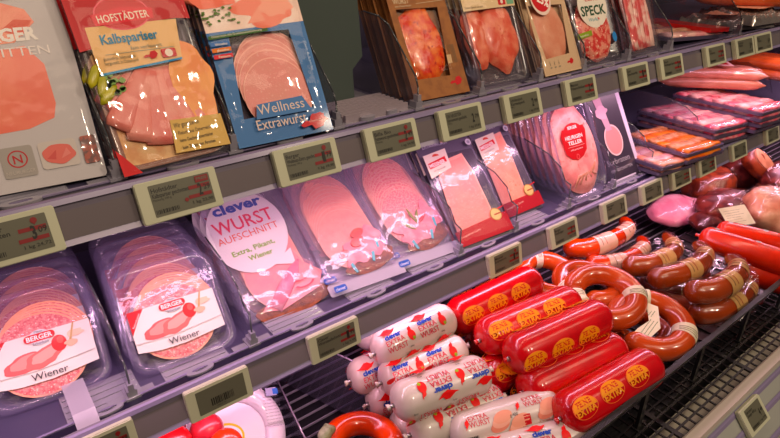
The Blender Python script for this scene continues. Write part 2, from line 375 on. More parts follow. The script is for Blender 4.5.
S2 = [(-.02, ['Berger', 'Wiener geschn.'], ('2', '49'), '1 kg 24,90', dict(), 'price tag with a red heart on the lower rail below the leftmost sausage trays'),
 (.134, [], None, None, dict(barcode='big', heart=False), 'cream framed tag showing only a barcode on the lower rail'),
 (.319, ['Clever', 'Wurstaufschnitt'], ('1', '99'), '1 kg 9,95', dict(), 'price tag with red bars on the lower rail beside the white sausage rolls'),
 (.700, ['Messner', 'Extrawurst'], ('1', '99'), '1 kg 19,90', dict(), 'cream framed price tag with red bars above the rearmost red sausage roll'),
 (.872, ['Berger', 'Neuburger'], ('2', '19'), '1 kg 21,90', dict(heart=False), 'cream framed price tag with red bars above the left orange sausage rings'),
 (1.051, ['Heurigen', 'Teller'], ('3', '49'), '1 kg 23,20', dict(red=False, heart=False), 'price tag showing 3 49 on the lower rail above the orange vacuum packed sausages'),
 (1.203, ['Surbraten', 'geschnitten'], ('3', '29'), '1 kg 26,90', dict(red=False, heart=False), 'price tag showing 3 29 on the lower rail just left of the pink ham'),
 (1.336, ['Käse', 'Aufschnitt'], ('2', '49'), '1 kg 22,90', dict(heart=False), 'cream framed price tag with red bars just above the pink ham piece'),
 (1.500, ['Bacon', 'Scheiben'], ('1', '99'), '1 kg 19,90', dict(heart=False), 'cream framed price tag with red bars above the round brown ham'),
 (1.690, ['Speck', 'Platte'], ('2', '99'), '1 kg 19,90', dict(red=False, heart=False), 'cream framed price tag left of the cut sausage face'),
 (None, ['Schinken', 'Platte'], ('3', '99'), '1 kg 19,90', dict(red=False, heart=False), 'cream framed price tag at the right end of the lower rail')]
xs2 = {8: at(694, 159, 'y', 0).x, 9: at(727, 145, 'y', 0).x, 10: at(762, 128, 'y', 0).x}
for i, (x, ls, pr, per, kw, lb) in enumerate(S2):
    if i in xs2: x = xs2[i]
    price_tag(x, 0, z2 + .001, 12 if i < 4 else 19, ls, lb, price=pr, per=per, **kw)
price_tag(.972, -.388, .700, 42, ['Clever Extrawurst', 'Stange 400 g'], 'square pale price tag tilted on the front panel rail below the grille', w=.078, h=.05, price=('4', '49'), red=False, heart=False, per='1 kg 7,90')

# ---------------------------------------------------------------- packs
def frame(x, y, z, yaw, tilt):
    ya, t = R(yaw), R(tilt); u = Vector((math.cos(ya), math.sin(ya), 0)); n0 = Vector((u.y, -u.x, 0))
    v = Vector((0, 0, 1)) * math.cos(t) - n0 * math.sin(t); n = u.cross(v)
    M = Matrix((u, v, n)).transposed().to_4x4(); M.translation = Vector((x, y, z)) + n * 0; return M
def film(par, w, h, z=.0042, amp=.0009, m=None, seed=0, nu=26, nv=34, x0=0, y0=0, sc=40, name='clear_film'):
    mb = MB(); vs = []; fs = []
    for j in range(nv + 1):
        for i in range(nu + 1):
            u, v = x0 + w * i / nu, y0 + h * j / nv
            e = min(1, min(u - x0, x0 + w - u, v - y0, y0 + h - v) / .006)
            k = noise.noise(Vector((u * sc + seed * 5, v * sc * .7, seed))) + .6 * abs(noise.noise(Vector((u * sc * 2.1, v * sc * 1.7 + 9, seed + 4))))
            vs.append((u, v, (z + amp * k) * e + .0004))
    for j in range(nv):
        for i in range(nu): a = j * (nu + 1) + i; fs.append((a, a + 1, a + nu + 2, a + nu + 1))
    mb.add(vs, fs, m or FILM, True); return mb.build(name, par)
def tray_body(par, w, h, d=.012, r=.012, m=None, inset=.009, name='tray'):
    m = m or TRAY; mb = MB(); A = rrect(0, 0, w, h, r); B = rrect(inset, inset, w - inset, h - inset, r * .8); C = rrect(inset + .004, inset + .004, w - inset - .004, h - inset - .004, r * .7)
    n = len(A); vs = [(p[0], p[1], 0) for p in A] + [(p[0], p[1], 0) for p in B] + [(p[0], p[1], -d) for p in C] + [(p[0], p[1], -.0015) for p in A]
    fs = []
    for i in range(n):
        j = (i + 1) % n; fs += [(i, j, n + j, n + i), (n + i, n + j, 2 * n + j, 2 * n + i), (3 * n + i, 3 * n + j, j, i)]
    fs.append(list(range(2 * n, 3 * n))); mb.add(vs, fs, m, True)
    return mb.build(name, par)
def card(par, w, h, m, z0=-.001, z1=0, r=.004, name='backing_card', label=None):
    mb = MB(); mb.prism(rrect(0, 0, w, h, r), z0, z1, m); return mb.build(name, par, label)
def slice_(par, pts, z, m, rim, th=.0016):
    mb = MB(); mb.prism(pts, z - th, z - .0003, rim)
    c = (sum(p[0] for p in pts) / len(pts), sum(p[1] for p in pts) / len(pts))
    inner = [(c[0] + (p[0] - c[0]) * .965, c[1] + (p[1] - c[1]) * .965) for p in pts]
    mb.prism(inner, z - th, z, m); return mb.build('meat_slice', par)
ORD = ['', 'second', 'third', 'fourth', 'fifth', 'sixth', 'seventh', 'eighth']
def pack(label, M, cat='meat pack', group=None, name='meat_pack'): return thing(name, label, cat, M=M, group=group)
def behind(root, n, dy, short, dx=0, dz=0, parts=None):
    for k in range(1, n + 1):
        dup(root, (dx * k + random.uniform(-.0025, .0025), dy * k, dz * k), f"{short}, {ORD[k]} from the front of its stack", parts=parts)
WHITE = paper('f2ece6'); RED = ink('bc1222'); BLACK = ink('2a2420'); BLUE = ink('1c4aa0')
def austria(A, x, y, s, m): A.poly([(x, y), (x + .2 * s, y + .12 * s), (x + .45 * s, y + .1 * s), (x + .55 * s, y + .3 * s), (x + .85 * s, y + .34 * s), (x + s, y + .1 * s), (x + .82 * s, y - .14 * s), (x + .5 * s, y - .2 * s), (x + .4 * s, y - .04 * s), (x + .1 * s, y - .08 * s)], m)
def fold(par, pts, z, m, amp=.006):      # soft folded slice: a ribbon of waves over an outline
    pass

# --- P1: white printed pack, far left of upper shelf
p = pack('white printed pack with a big orange-pink meat loaf picture, leftmost on the upper shelf', frame(-.005, .048, z1 + .006, -6, 27), group='white meat loaf packs')
card(p, .122, .215, paper('c9c4c6'))
A = Art(h=.0001); o = -.025; BL_ = pm('printed_loaf_picture', 'e8735a', .4, col2='ee8468', scale=30, coat=.3)
A.poly([(x + o, y) for x, y in ((.03, .145), (.080, .146), (.103, .148), (.1165, .127), (.117, .085), (.112, .070), (.087, .062), (.03, .060))], BL_)
A.poly([(x + o, y) for x, y in ((.03, .15), (.095, .152), (.118, .172), (.112, .186), (.09, .195), (.03, .2))], pm('printed_loaf_slice', 'e8806a', .4, col2='f09a80', scale=20, coat=.3))
A.poly([(x + o, y) for x, y in ((.085, .165), (.104, .158), (.116, .174), (.100, .176))], ink('d86450'))
A.text('NEUBURGER', .093, .154, .0135, paper('f4eee8'), bold=.04, anchor='r', w=.105); A.text('GESCHNITTEN', .1, .138, .0095, paper('f0e8e4'), anchor='r', w=.11)
A.poly([(.02, .197), (.03, .194), (.075, .197), (.099, .205), (.099, .215), (.02, .215)], ink('c8202c'))
A.mb.v and A.poly(rrect(.029, .014, .059, .046, .003), paper('a8a29c')); A.poly(rrect(.064, .017, .1, .046, .004), paper('cfc6c0'))
A.disc(.044, .033, .009, .009, ink('b83038'), inner=.86, rings=1); A.text('N', .044, .0285, .009, ink('b83038'), anchor='c', bold=.01); A.text('NEUBURGER', .044, .0175, .0038, paper('c8c0b8'), anchor='c', w=.026)
A.poly(blob(.082, .0315, .0155, .011, .1, seed=4), ink('e07a70')); A.poly([(.07, .028), (.08, .036), (.078, .026)], ink('d0605c')); A.poly([(.083, .026), (.09, .037), (.093, .03)], ink('e89088'))
A.poly(rrect(.1045, .016, .119, .046, .002), pm('printed_grill_loaf', '9c3c18', .4, col2='5a1c0c', scale=160, lo=.45, hi=.55))
A.build('printed_front', p); film(p, .122, .215, .0022, .0008, seed=1, m=FILM_T)
behind(p, 3, .02, 'white meat loaf pack at the far left')

# --- P2: red veal sausage pack
p = pack('veal sausage pack with red printed top, beige label and pickle picture on the upper shelf', frame(.128, .016, z1 + .006, 3, 27), group='red veal sausage packs')
W_, H_ = .130, .215
tray_body(p, W_, H_, .014, m=TRAYD)
mb = MB(); mb.prism(rrect(.004, .004, W_ - .004, .14, .02), -.006, -.003, pm('crisp_bread', 'd8a070', .6, col2='e8c090', scale=60, lo=.4, hi=.6, bump=.5, bscale=120)); mb.build('bread_slice', p)
for i, (x0_, x1_, y1_, w0) in enumerate([(.058, .012, .052, .017), (.060, .030, .034, .018), (.066, .050, .026, .019), (.072, .070, .024, .019), (.080, .090, .028, .018), (.086, .108, .040, .016), (.052, .006, .078, .015)]):
    mb = MB(); P_ = []; Q_ = []
    for k in range(10): t = k / 9; P_.append((x0_ + (x1_ - x0_) * t, .112 + (y1_ - .112) * t, .0005 - .0006 * i)); Q_.append(w0 * (.45 + .55 * t) if k < 9 else w0 * .8)
    mb.sweep(P_, Q_, M_HAM if i % 2 else M_PINKH, 14, .22); mb.build('meat_slice', p)
mb = MB(); mb.prism(blob(.11, .085, .025, .05, .2, seed=3), -.003, .0005, pm('orange_pastry', 'f0a040', .35, col2='e88828', scale=30)); mb.build('bread_roll', p)
for cx, cy, a in ((.011, .100, 70), (.014, .09, 40), (.006, .112, 60)):
    mb = MB(); mb.sweep([(cx + math.cos(R(a)) * t, cy + math.sin(R(a)) * t, .001) for t in (-.014, -.009, 0, .009, .014)], [.001, .0045, .0055, .0045, .001], pm('pickle_green', 'a8a820', .3, col2='c8c038', scale=60), 12, .5); mb.build('pickle', p)
mb = MB()
for k in range(16): q = (.024 + random.uniform(-.009, .009), .102 + random.uniform(-.012, .01)); mb.prism(blob(q[0], q[1], .0035, .003, .4, 8, k), .001, .0028, pm('parsley_green', '6c9830', .5))
mb.build('parsley', p)
A = Art(h=.0032)
A.poly([(0, .155), (.012, .158), (.011, .166), (.0, .2)], RED) if False else None
A.build('info_label', p) if False else None
A.poly([(0, .138), (.014, .140), (.013, .160), (.112, .164), (W_, .162), (W_, H_), (0, H_)], pm('red_gloss_print', 'b40818', .45, coat=.05, spec=.3))
A.poly([(.012, .112), (.105, .118), (.113, .163), (.013, .163)], paper('f2c890'))
A.poly([(.012, .110), (.105, .116), (.1053, .1185), (.012, .1125)], ink('2890c0'))
A.disc(.056, .175, .030, .019, paper('e86878')); A.disc(.056, .175, .0285, .0175, ink('c41828'))
A.disc(.056, .186, .02, .014, paper('f0b0a8'), a0=20, a1=160, inner=.9, rings=1)
A.poly([(.024, .163), (.088, .166), (.09, .178), (.056, .182), (.022, .175)], ink('d8283a')); A.text('HOFSTÄDTER', .056, .167, .0085, paper('f8ead8'), anchor='c', w=.056, bold=.01, rot=2)
A.text('Kalbspariser', .024, .143, .0105, ink('2a86a8'), w=.062, bold=.025, rot=0); A.text('fein verfeinert', .052, .1335, .0045, ink('808878'), w=.035)
A.rect(.024, .1312, .1, .1318, ink('98a090')); A.text('glutenfrei, laktosefrei', .02, .1255, .0035, ink('606858'), w=.034); A.text('hergestellt in Österreich', .02, .1205, .0035, ink('606858'), w=.036)
austria(A, .062, .124, .017, RED); A.poly(rrect(.083, .12, .1, .13, .002), RED); A.disc(.0915, .125, .0045, .0045, paper('f0e0d0'))
A.build('printed_header', p); A = Art(h=.0032)
for i, t in enumerate(['Wir garantieren', '· Fleisch aus Österreich', '· keine Geschmacksverstärker', '· kein Zusatz von Aromen']):
    if i == 0: A.poly([(.062, .012), (.128, .008), (.128, .046), (.067, .05)], paper('e2c078'))
    A.text(t, .069, .040 - i * .0085, .0042 if i else .0058, ink('4c4030'), w=(.03 if i == 0 else .042), bold=.01)
A.build('info_label', p); A = Art(h=.0032); A.poly([(.0, .0), (.02, .0), (.016, .006), (.007, .02), (0, .03)], ink('c8141c'))
A.build('red_corner', p); film(p, W_, H_, .005, .0022, seed=2, sc=46)
behind(p, 3, .02, 'veal sausage pack with red printed top')

# --- P3: blue wellness pack
p = pack('blue pack of round pink extra sausage slices reading Wellness Extrawurst on the upper shelf', frame(.265, .022, z1 + .006, -3, 28), group='blue extra sausage packs')
W_, H_ = .132, .215
card(p, W_, H_, TRAYD, -.010, -.009, name='tray_floor')
tray_body(p, W_, H_, .009, .006, m=TRAYD, inset=.005)
for i, (cx, cy, rr) in enumerate([(.078, .098, .045), (.073, .094, .047), (.068, .087, .047), (.068, .079, .047), (.069, .069, .048), (.071, .058, .048)]):
    slice_(p, ell(cx, cy, min(rr, .046), rr * (1.0)), -.006 + .0012 * i, M_EXTRA, M_EXTRIM)
A = Art(h=.0015); PB = pm('blue_gloss_print', '3a74ac', .45, coat=.05, spec=.3)
wx0, wy0, wx1, wy1 = .021, .034, .114, .138
A.poly([(0, 0), (W_, 0), (W_, wy0), (0, wy0)], PB); A.poly([(0, wy0), (.016, wy0), (.027, wy1), (0, wy1)], PB); A.poly([(wx1, wy0), (W_, wy0), (W_, wy1), (.108, wy1)], PB)
A.poly([(0, wy1 - .0), (W_, wy1), (W_, .147), (0, .147)], PB)
PHO = pm('printed_ham_photo', 'e8c8b8', .4, col2='f0d8cc', scale=18, coat=.4); A.poly([(0, .143), (W_, .147), (W_, H_), (0, H_)], PHO)
A.poly(blob(.085, .165, .04, .016, .5, seed=8), ink('f08870')); A.poly(blob(.1, .17, .022, .012, .5, seed=5), ink('f6a890')); A.poly([(.055, .15), (.075, .17), (.08, .152)], ink('f4a088')); A.poly(blob(.02, .185, .03, .012, .4, seed=2), ink('f08068'))
for k in range(26): A.poly(blob(random.uniform(.0, .045), random.uniform(.150, .172), .0022, .0014, .3, 8, k), ink('58782a'))
A.poly([(.0, .1335), (.078, .1375), (.078, .1415), (.0, .138)], ink('3c6428')); A.text('Österreich mit Qualitätsauszeichnung', .004, .1355, .0026, paper('e8e8d8'), w=.066, rot=3)
for c_, y_, t in (('4878b8', .125, 'laktosefrei'), ('e08020', .1175, 'glutenfrei'), ('d02838', .1095, 'Fettarm')): A.poly([(0, y_), (.024, y_ + .001), (.024, y_ + .0058), (0, y_ + .005)], ink(c_)); A.text(t, .006, y_ + .0012, .003, paper('f0e8d8'), w=.015, bold=.01)
A.poly([(.03, .030), (.107, .030), (.098, .050), (.035, .048)], PB)
A.text('Wellness', .066, .035, .013, paper('e4ccc0'), anchor='c', w=.064); A.text('Extrawurst', .062, .0165, .013, paper('e4ccc0'), anchor='c', w=.068)
A.poly(blob(.112, .017, .012, .008, .4, seed=6), RED); austria(A, .085, .012, .038, RED); A.text('Österreich', .098, .014, .003, paper('f0d0c8'), w=.02)
A.text('Zart & Leicht', .122, .12, .003, paper('b8d0e8'), rot=-90, w=.04); A.text('Schinken', .07, .186, .007, BLACK, w=.03)
A.build('printed_label', p); film(p, W_, H_, .0036, .0011, seed=3)
behind(p, 3, .02, 'blue pack of extra sausage slices')

# --- P4: empty slot with smoky pusher paddle and ribbed clear track
p = thing('shelf_pusher', 'empty slot with smoky clear pusher paddle and ribbed clear track on the upper shelf', 'shelf pusher', (.42, .03, z1))
mb = MB()
RIB = clear('rib_plastic', tint='d8d0d8', haze=.75, hcol='b8aab4', rough=.15, refl=.1)
for k in range(7): mb.box(.010, .004 + k * .011, .001, .122, .0095 + k * .011, .013, RIB)
mb.box(.008, 0, 0, .125, .30, .0012, FOOT); mb.prism(ell(.045, .0, .012, .006), .001, .008, FOOT); mb.prism(ell(.09, .002, .009, .005), .001, .008, FOOT); mb.build('ribbed_track', p)
mb = MB(); Mx = Matrix.Translation((-.012, .092, .0)) @ Matrix.Rotation(R(82), 4, 'X')
P_ = [(x_ * 1.15 - .012, y_) for x_, y_ in [(.035, 0), (.095, 0), (.097, .05), (.105, .058), (.115, .068), (.116, .16), (.108, .172), (.006, .172), (.0, .16), (0, .06), (.03, .05)]]
mb.prism(P_, -.0015, .0015, PADDLE, PADE, M=Mx); pad_ = mb.build('paddle', p)
mb = MB(); mb.box(.02, .094, 0, .085, .12, .02, FOOT); mb.build('paddle_foot', pad_)

# --- P5: kraft card pack with red-orange cured meat
p = pack('brown kraft card pack with a window onto red-orange cured meat on the upper shelf', frame(.566, .047, z1 + .006, -3, 29), group='brown kraft card packs')
W_, H_ = .112, .21; KR = pm('kraft_card', '9c6838', .7, col2='8c5a30', scale=60, bump=.2)
def window_card(p, W_, H_, win, m, z=.002):
    """card sheet with a polygonal window; win has the corner order BL BR TR TL"""
    mb = MB(); O = [(0, 0), (W_, 0), (W_, H_), (0, H_)]; vs = [(x, y, z) for x, y in O] + [(x, y, z) for x, y in win] + [(x, y, z - .0008) for x, y in win] + [(x, y, z - .0008) for x, y in O]
    fs = []
    for i in range(4):
        j = (i + 1) % 4; fs += [(i, j, 4 + j, 4 + i), (4 + i, 4 + j, 8 + j, 8 + i), (j, i, 12 + i, 12 + j)]
    mb.add(vs, fs, m); return mb.build('window_card', p)
mb = MB(); mb.box(0, 0, -.011, W_, H_, -.010, KR); mb.build('backing_card', p)
window_card(p, W_, H_, [(.014, .033), (.081, .031), (.093, .142), (.012, .144)], KR)
def lump(par, cx, cy, rx, ry, m, zb=-.008, hgt=.009, seed=1, amp=.14, rot=0, name='cured_meat', power=.45):
    mb = MB(); n = 36; rings = 8; out = blob(0, 0, rx, ry, amp, n, seed, rot); vs = [(cx, cy, zb + hgt)]; fs = []
    for j in range(1, rings + 1):
        k = j / rings
        for i in range(n):
            x, y = out[i][0] * k, out[i][1] * k; zz = zb + hgt * (1 - k ** 3) ** power + .0012 * noise.noise(Vector((x * 120, y * 120, seed))) * (1 if j < rings else 0)
            vs.append((cx + x, cy + y, zz))
    for i in range(n): fs.append((0, 1 + i, 1 + (i + 1) % n))
    for j in range(rings - 1):
        for i in range(n): a = 1 + j * n + i; b = 1 + j * n + (i + 1) % n; fs.append((a, a + n, b + n, b))
    mb.add(vs, fs, m, True); return mb.build(name, par)
lump(p, .050, .092, .043, .066, M_CHOP, hgt=.0095, seed=2, amp=.12)
A = Art(h=.0022)
A.text('KARREE', .008, .165, .0085, paper('e8d8b8'), w=.036); A.text('WURST', .010, .152, .0085, paper('e8d8b8'), w=.03)
A.text('aus Österreich', .012, .147, .003, paper('e8d8b8'), w=.03); A.poly([(.052, .150), (.108, .152), (.108, .1525), (.052, .1505)], paper('e8d8b8')); A.text('hauchdünn geschnitten', .056, .157, .0038, paper('e8d8b8'), w=.048)
A.text('luftgetrocknet', .056, .165, .005, paper('e8d8b8'), w=.048); A.build('printed_header', p); A = Art(h=.0022); austria(A, .076, .019, .026, RED); A.build('country_mark', p); A = Art(h=.0022); A.bars(.09, .05, .012, .03, ink('806040'), 6, 2)
A.poly([(.083, .05), (.092, .05), (.093, .064), (.084, .064)], paper('d8b890')); A.build('printed_label', p); film(p, .082, .116, .003, .0012, m=FILM_T, seed=5, x0=.012, y0=.03)
behind(p, 4, .018, 'brown kraft card pack of cured meat')

# --- P6: clear pack with beige header
p = pack('clear pack of pale orange cured meat with a cream header label on the upper shelf', frame(.698, .037, z1 + .006, -3, 26), group='cream header cured meat packs')
W_, H_ = .122, .2
tray_body(p, W_, H_, .012, .016, m=TRAYD)
lump(p, .076, .083, .046, .064, M_CHOP2, hgt=.012, seed=4, amp=.16, zb=-.010); lump(p, .026, .088, .027, .056, M_CHOP2, hgt=.009, seed=9, zb=-.010)
A = Art(h=.0032); A.poly([(.002, .128), (.12, .130), (.12, .2), (.0, .2)], paper('e8cfa8')); A.poly(rrect(.082, .133, .099, .144, .002), RED); A.disc(.0905, .1385, .003, .0035, paper('f0e0d0')); A.poly(rrect(.102, .133, .118, .144, .001), ink('80b090'))
A.text('Dieser Speck ist zart', .006, .132, .0032, ink('604830'), w=.04); A.text('Karreespeck', .01, .15, .01, ink('604830'), w=.06); A.build('printed_label', p); film(p, W_, H_, .005, .0022, seed=6)
behind(p, 4, .018, 'clear pack of cured meat with a cream header')

# --- P7: cream pack with discount sticker
p = pack('cream turkey ham pack with a round red minus 25 percent sticker on the upper shelf', frame(.853, .028, z1 + .006, 0, 28), group='cream turkey ham packs')
W_, H_ = .108, .2; CRM = paper('d4b898')
mb = MB(); mb.box(0, 0, -.011, W_, H_, -.010, CRM); mb.build('backing_card', p)
window_card(p, W_, H_, [(.014, .03), (.082, .033), (.096, .124), (.004, .128)], CRM)
lump(p, .050, .078, .048, .060, M_TURK, hgt=.009, seed=7, amp=.08)
A = Art(h=.0022); austria(A, .068, .017, .02, RED)
for k in range(3): A.text('i', .02 + k * .012, .017, .008, ink('505048')); A.disc(.021 + k * .012, .013, .003, .001, ink('808070'))
A.text('Putenschinken', .012, .15, .009, ink('605040'), w=.08); A.build('printed_label', p)
A = Art(h=.0055); A.disc(.037, .137, .027, .030, paper('e8d0c0')); A.disc(.037, .140, .024, .027, RED); A.text('-25%', .037, .128, .016, paper('f6ece0'), anchor='c', w=.036, bold=.03, rot=-28); A.build('discount_sticker', p, 'round red discount sticker')
film(p, W_, H_, .0035, .0012, seed=7)
behind(p, 4, .018, 'cream card pack of turkey ham')

# --- P8: speck pack
p = pack('clear pack of diced speck with a round white label reading SPECK on the upper shelf', frame(.972, .034, z1 + .006, 0, 25), group='diced speck packs')
W_, H_ = .13, .19
tray_body(p, W_, H_, .012, .012, m=TRAYD)
lump(p, .066, .065, .055, .060, M_SPECK, hgt=.011, seed=11, amp=.1)
A = Art(h=.0032); A.disc(.066, .110, .046, .042, paper('ece4d4')); A.text('SPECK', .066, .093, .0185, ink('285038'), anchor='c', w=.078, bold=.03); A.text('Würfel', .06, .081, .007, ink('40a0b0'), anchor='c', w=.03); A.text('Land', .066, .12, .01, ink('c02838'), anchor='c', w=.04)
A.poly([(.0, .051), (.046, .055), (.046, .065), (.0, .061)], ink('90a830')); A.text('glutenfrei', .004, .054, .004, paper('f0f0e0'), w=.03, rot=4); A.disc(.116, .045, .007, .010, ink('3888c8')); A.build('printed_label', p); film(p, W_, H_, .005, .002, seed=8)
behind(p, 4, .018, 'clear pack of diced speck')

# --- P9: tall bacon pack
p = pack('tall clear pack of streaky bacon slices standing right of the speck pack', frame(1.128, .026, z1 + .006, 4, 24), group='tall streaky bacon packs')
W_, H_ = .12, .19
tray_body(p, W_, H_, .012, .01, m=TRAYD)
for k in range(7):
    mb = MB(); pts = [(.014 + k * .0145 + .004 * math.sin(j * .7 + k), .012 + j * .018, -.005 + .001 * (k % 2)) for j in range(10)]
    mb.sweep(pts, [.009] * 10, M_BACON, 10, .3); mb.build('bacon_slice', p)
film(p, W_, H_, .006, .003, seed=9)
behind(p, 3, .018, 'tall clear pack of streaky bacon')

# ---------------------------------------------------------------- middle shelf
def wiener_pack(label, M, n=1):
    p = pack(label, M, group='wiener sausage trays'); W_, H_ = .145, .155
    tray_body(p, W_, H_, .016, .024, inset=.010)
    for i in range(5):
        mb = MB(); dx, dy = (.006 - i * .002), (.012 - i * .004); z = -.010 + i * .002
        mb.prism(ell(.072 + dx, .068 + dy, .056, .056), z - .0018, z, M_WRIM); mb.prism(ell(.072 + dx, .068 + dy, .0535, .0535), z - .001, z + .0003, M_WIEN); mb.build('meat_slice', p)
    mb = MB(); mb.add([(x, y, .0005) for x, y in rrect(.006, .006, W_ - .006, H_ - .006, .02)], [list(range(24))], FILM_T); mb.build('clear_film', p)
    A = Art(h=.0012)
    A.poly([(.012, .033), (.04, .028), (.075, .027), (.132, .033), (.132, .092), (.012, .092)], paper('e4dcd8'))
    A.poly([(.012, .092), (.012, .058), (.024, .078), (.034, .092)], RED); A.text('Fettreduziert', .0165, .068, .003, paper('f0e0e0'), rot=56, w=.022); A.text('100% Geschmack', .0205, .066, .003, paper('f0e0e0'), rot=56, w=.022)
    A.poly(blob(.05, .056, .024, .012, .2, seed=3, rot=10), ink('dc6868')); A.poly(blob(.052, .058, .019, .008, .2, seed=3, rot=10), ink('ee9a94')); A.poly(blob(.072, .058, .022, .012, .2, seed=5, rot=18), ink('e07470')); A.poly(blob(.073, .060, .016, .007, .2, seed=5, rot=18), ink('f0a8a0')); A.disc(.092, .070, .009, .011, ink('c82c30')); A.disc(.094, .074, .004, .005, ink('e86058'))
    A.poly(blob(.113, .078, .010, .005, .3, seed=6), ink('e8c8b0')); A.poly(blob(.106, .066, .008, .004, .3, seed=8), ink('d8b8a0')); A.poly([(.104, .07), (.107, .07), (.114, .092), (.112, .092)], ink('c0a070'))
    A.poly([(.012, .046), (.06, .043), (.132, .049), (.132, .048), (.06, .042), (.012, .045)], ink('c0b8b8')); A.disc(.072, .085, .013, .0105, paper('cfcad0'))
    A.poly(rrect(.054, .080, .090, .0905, .005), ink('b81424')); A.text('BERGER', .072, .0822, .0065, paper('f8f0f0'), anchor='c', w=.03, bold=.02); A.text('Schinken', .072, .0755, .004, ink('606070'), anchor='c', w=.018); A.text('Mein', .072, .0915, .003, ink('606070'), anchor='c', w=.009)
    A.text('Wiener', .074, .0305, .0095, ink('383038'), anchor='c', w=.042)
    A.build('front_label', p, 'white paper label'); return p
p = wiener_pack('clear sausage tray with white Wiener label, front one of the far left stack', frame(-.070, .088, z2 + .004, -6, 48))
behind(p, 3, .036, 'clear sausage tray in the far left stack', dx=.001)
p = wiener_pack('clear sausage tray with white Wiener label, front one of the stack beside the clever pack', frame(.094, .052, z2 + .004, -5, 48))
behind(p, 4, .034, 'clear sausage tray beside the clever pack', dx=.001)

def slices_pack(label, M, W_, H_, group): return pack(label, M, group=group)
# Q3 clever
CL = clear('clever_bag_film', tint='fbf7fb', haze=.10, hcol='efe6f4', rough=.1, refl=.03, bump=.6, bscale=34)
p = pack('sliced sausage pack with a white bubble reading clever WURST AUFSCHNITT on the middle shelf', frame(.262, .070, z2 + .004, -5, 57), group='clever sliced sausage packs')
W_, H_ = .143, .24
tray_body(p, W_, H_, .012, .012)
for i in range(9): slice_(p, ell(.075, .135 - i * .0085, .052, .062), -.009 + i * .0011, M_PINK, M_EXTRIM)
mb = MB(); mb.prism(blob(.085, .012, .065, .022, .15, seed=2, rot=8), -.003, .001, pm('dark_rye_bread', '8a4a28', .7, col2='6a3418', scale=90, bump=.6)); mb.build('bread_slice', p)
mb = MB(); mb.add([(.03, .012, .001), (.06, .004, .004), (.13, .022, .004), (.148, .048, .003), (.118, .080, .002), (.09, .062, .003), (.05, .03, .0035)], [list(range(7))], M_PINK); mb.build('folded_slice', p)
mb = MB(); mb.sweep([(.05, .01, .003), (.075, .035, .005), (.1, .06, .005), (.118, .08, .003)], [.011, .012, .01, .002], pm('rosy_ham', 'e47896', .35, col2='f0a0b4', scale=30), 14, .35); mb.build('folded_slice', p)
A = Art(h=.0068)
for q in (0, 1): A.disc(.110, .048 - q * .012, .018, .008, ink('d82848'), rot=8, a0=190, a1=350, inner=.75, rings=1)
A.build('radish', p)
A = Art(h=.0022)
A.poly([(.064, .0), (.064, .0), (.064, .0)], WHITE) if False else None
bub = ell(.060, .156, .066, .078, -8, 40); A.poly(bub, paper('f0eaea')); A.poly([(.075, .085), (.115, .105), (.112, .074)], paper('f0eaea'))
A.text('clever', .060, .199, .0200, ink('1c46a4'), anchor='c', w=.086, bold=.04, rot=3); A.text('WURST', .060, .164, .0250, ink('e02058'), anchor='c', w=.104, bold=.012, rot=4); A.text('AUFSCHNITT', .060, .145, .0135, ink('e8684c'), anchor='c', w=.106, rot=4)
A.text('Extra, Pikant,', .058, .119, .0095, ink('8cba28'), anchor='c', w=.074, bold=.02, rot=5); A.text('Wiener', .064, .103, .0095, ink('8cba28'), anchor='c', w=.042, bold=.02, rot=4)
A.build('printed_label', p); film(p, W_, H_, .008, .0022, seed=11, m=CL)
behind(p, 2, .03, 'sliced sausage pack with a white clever bubble')
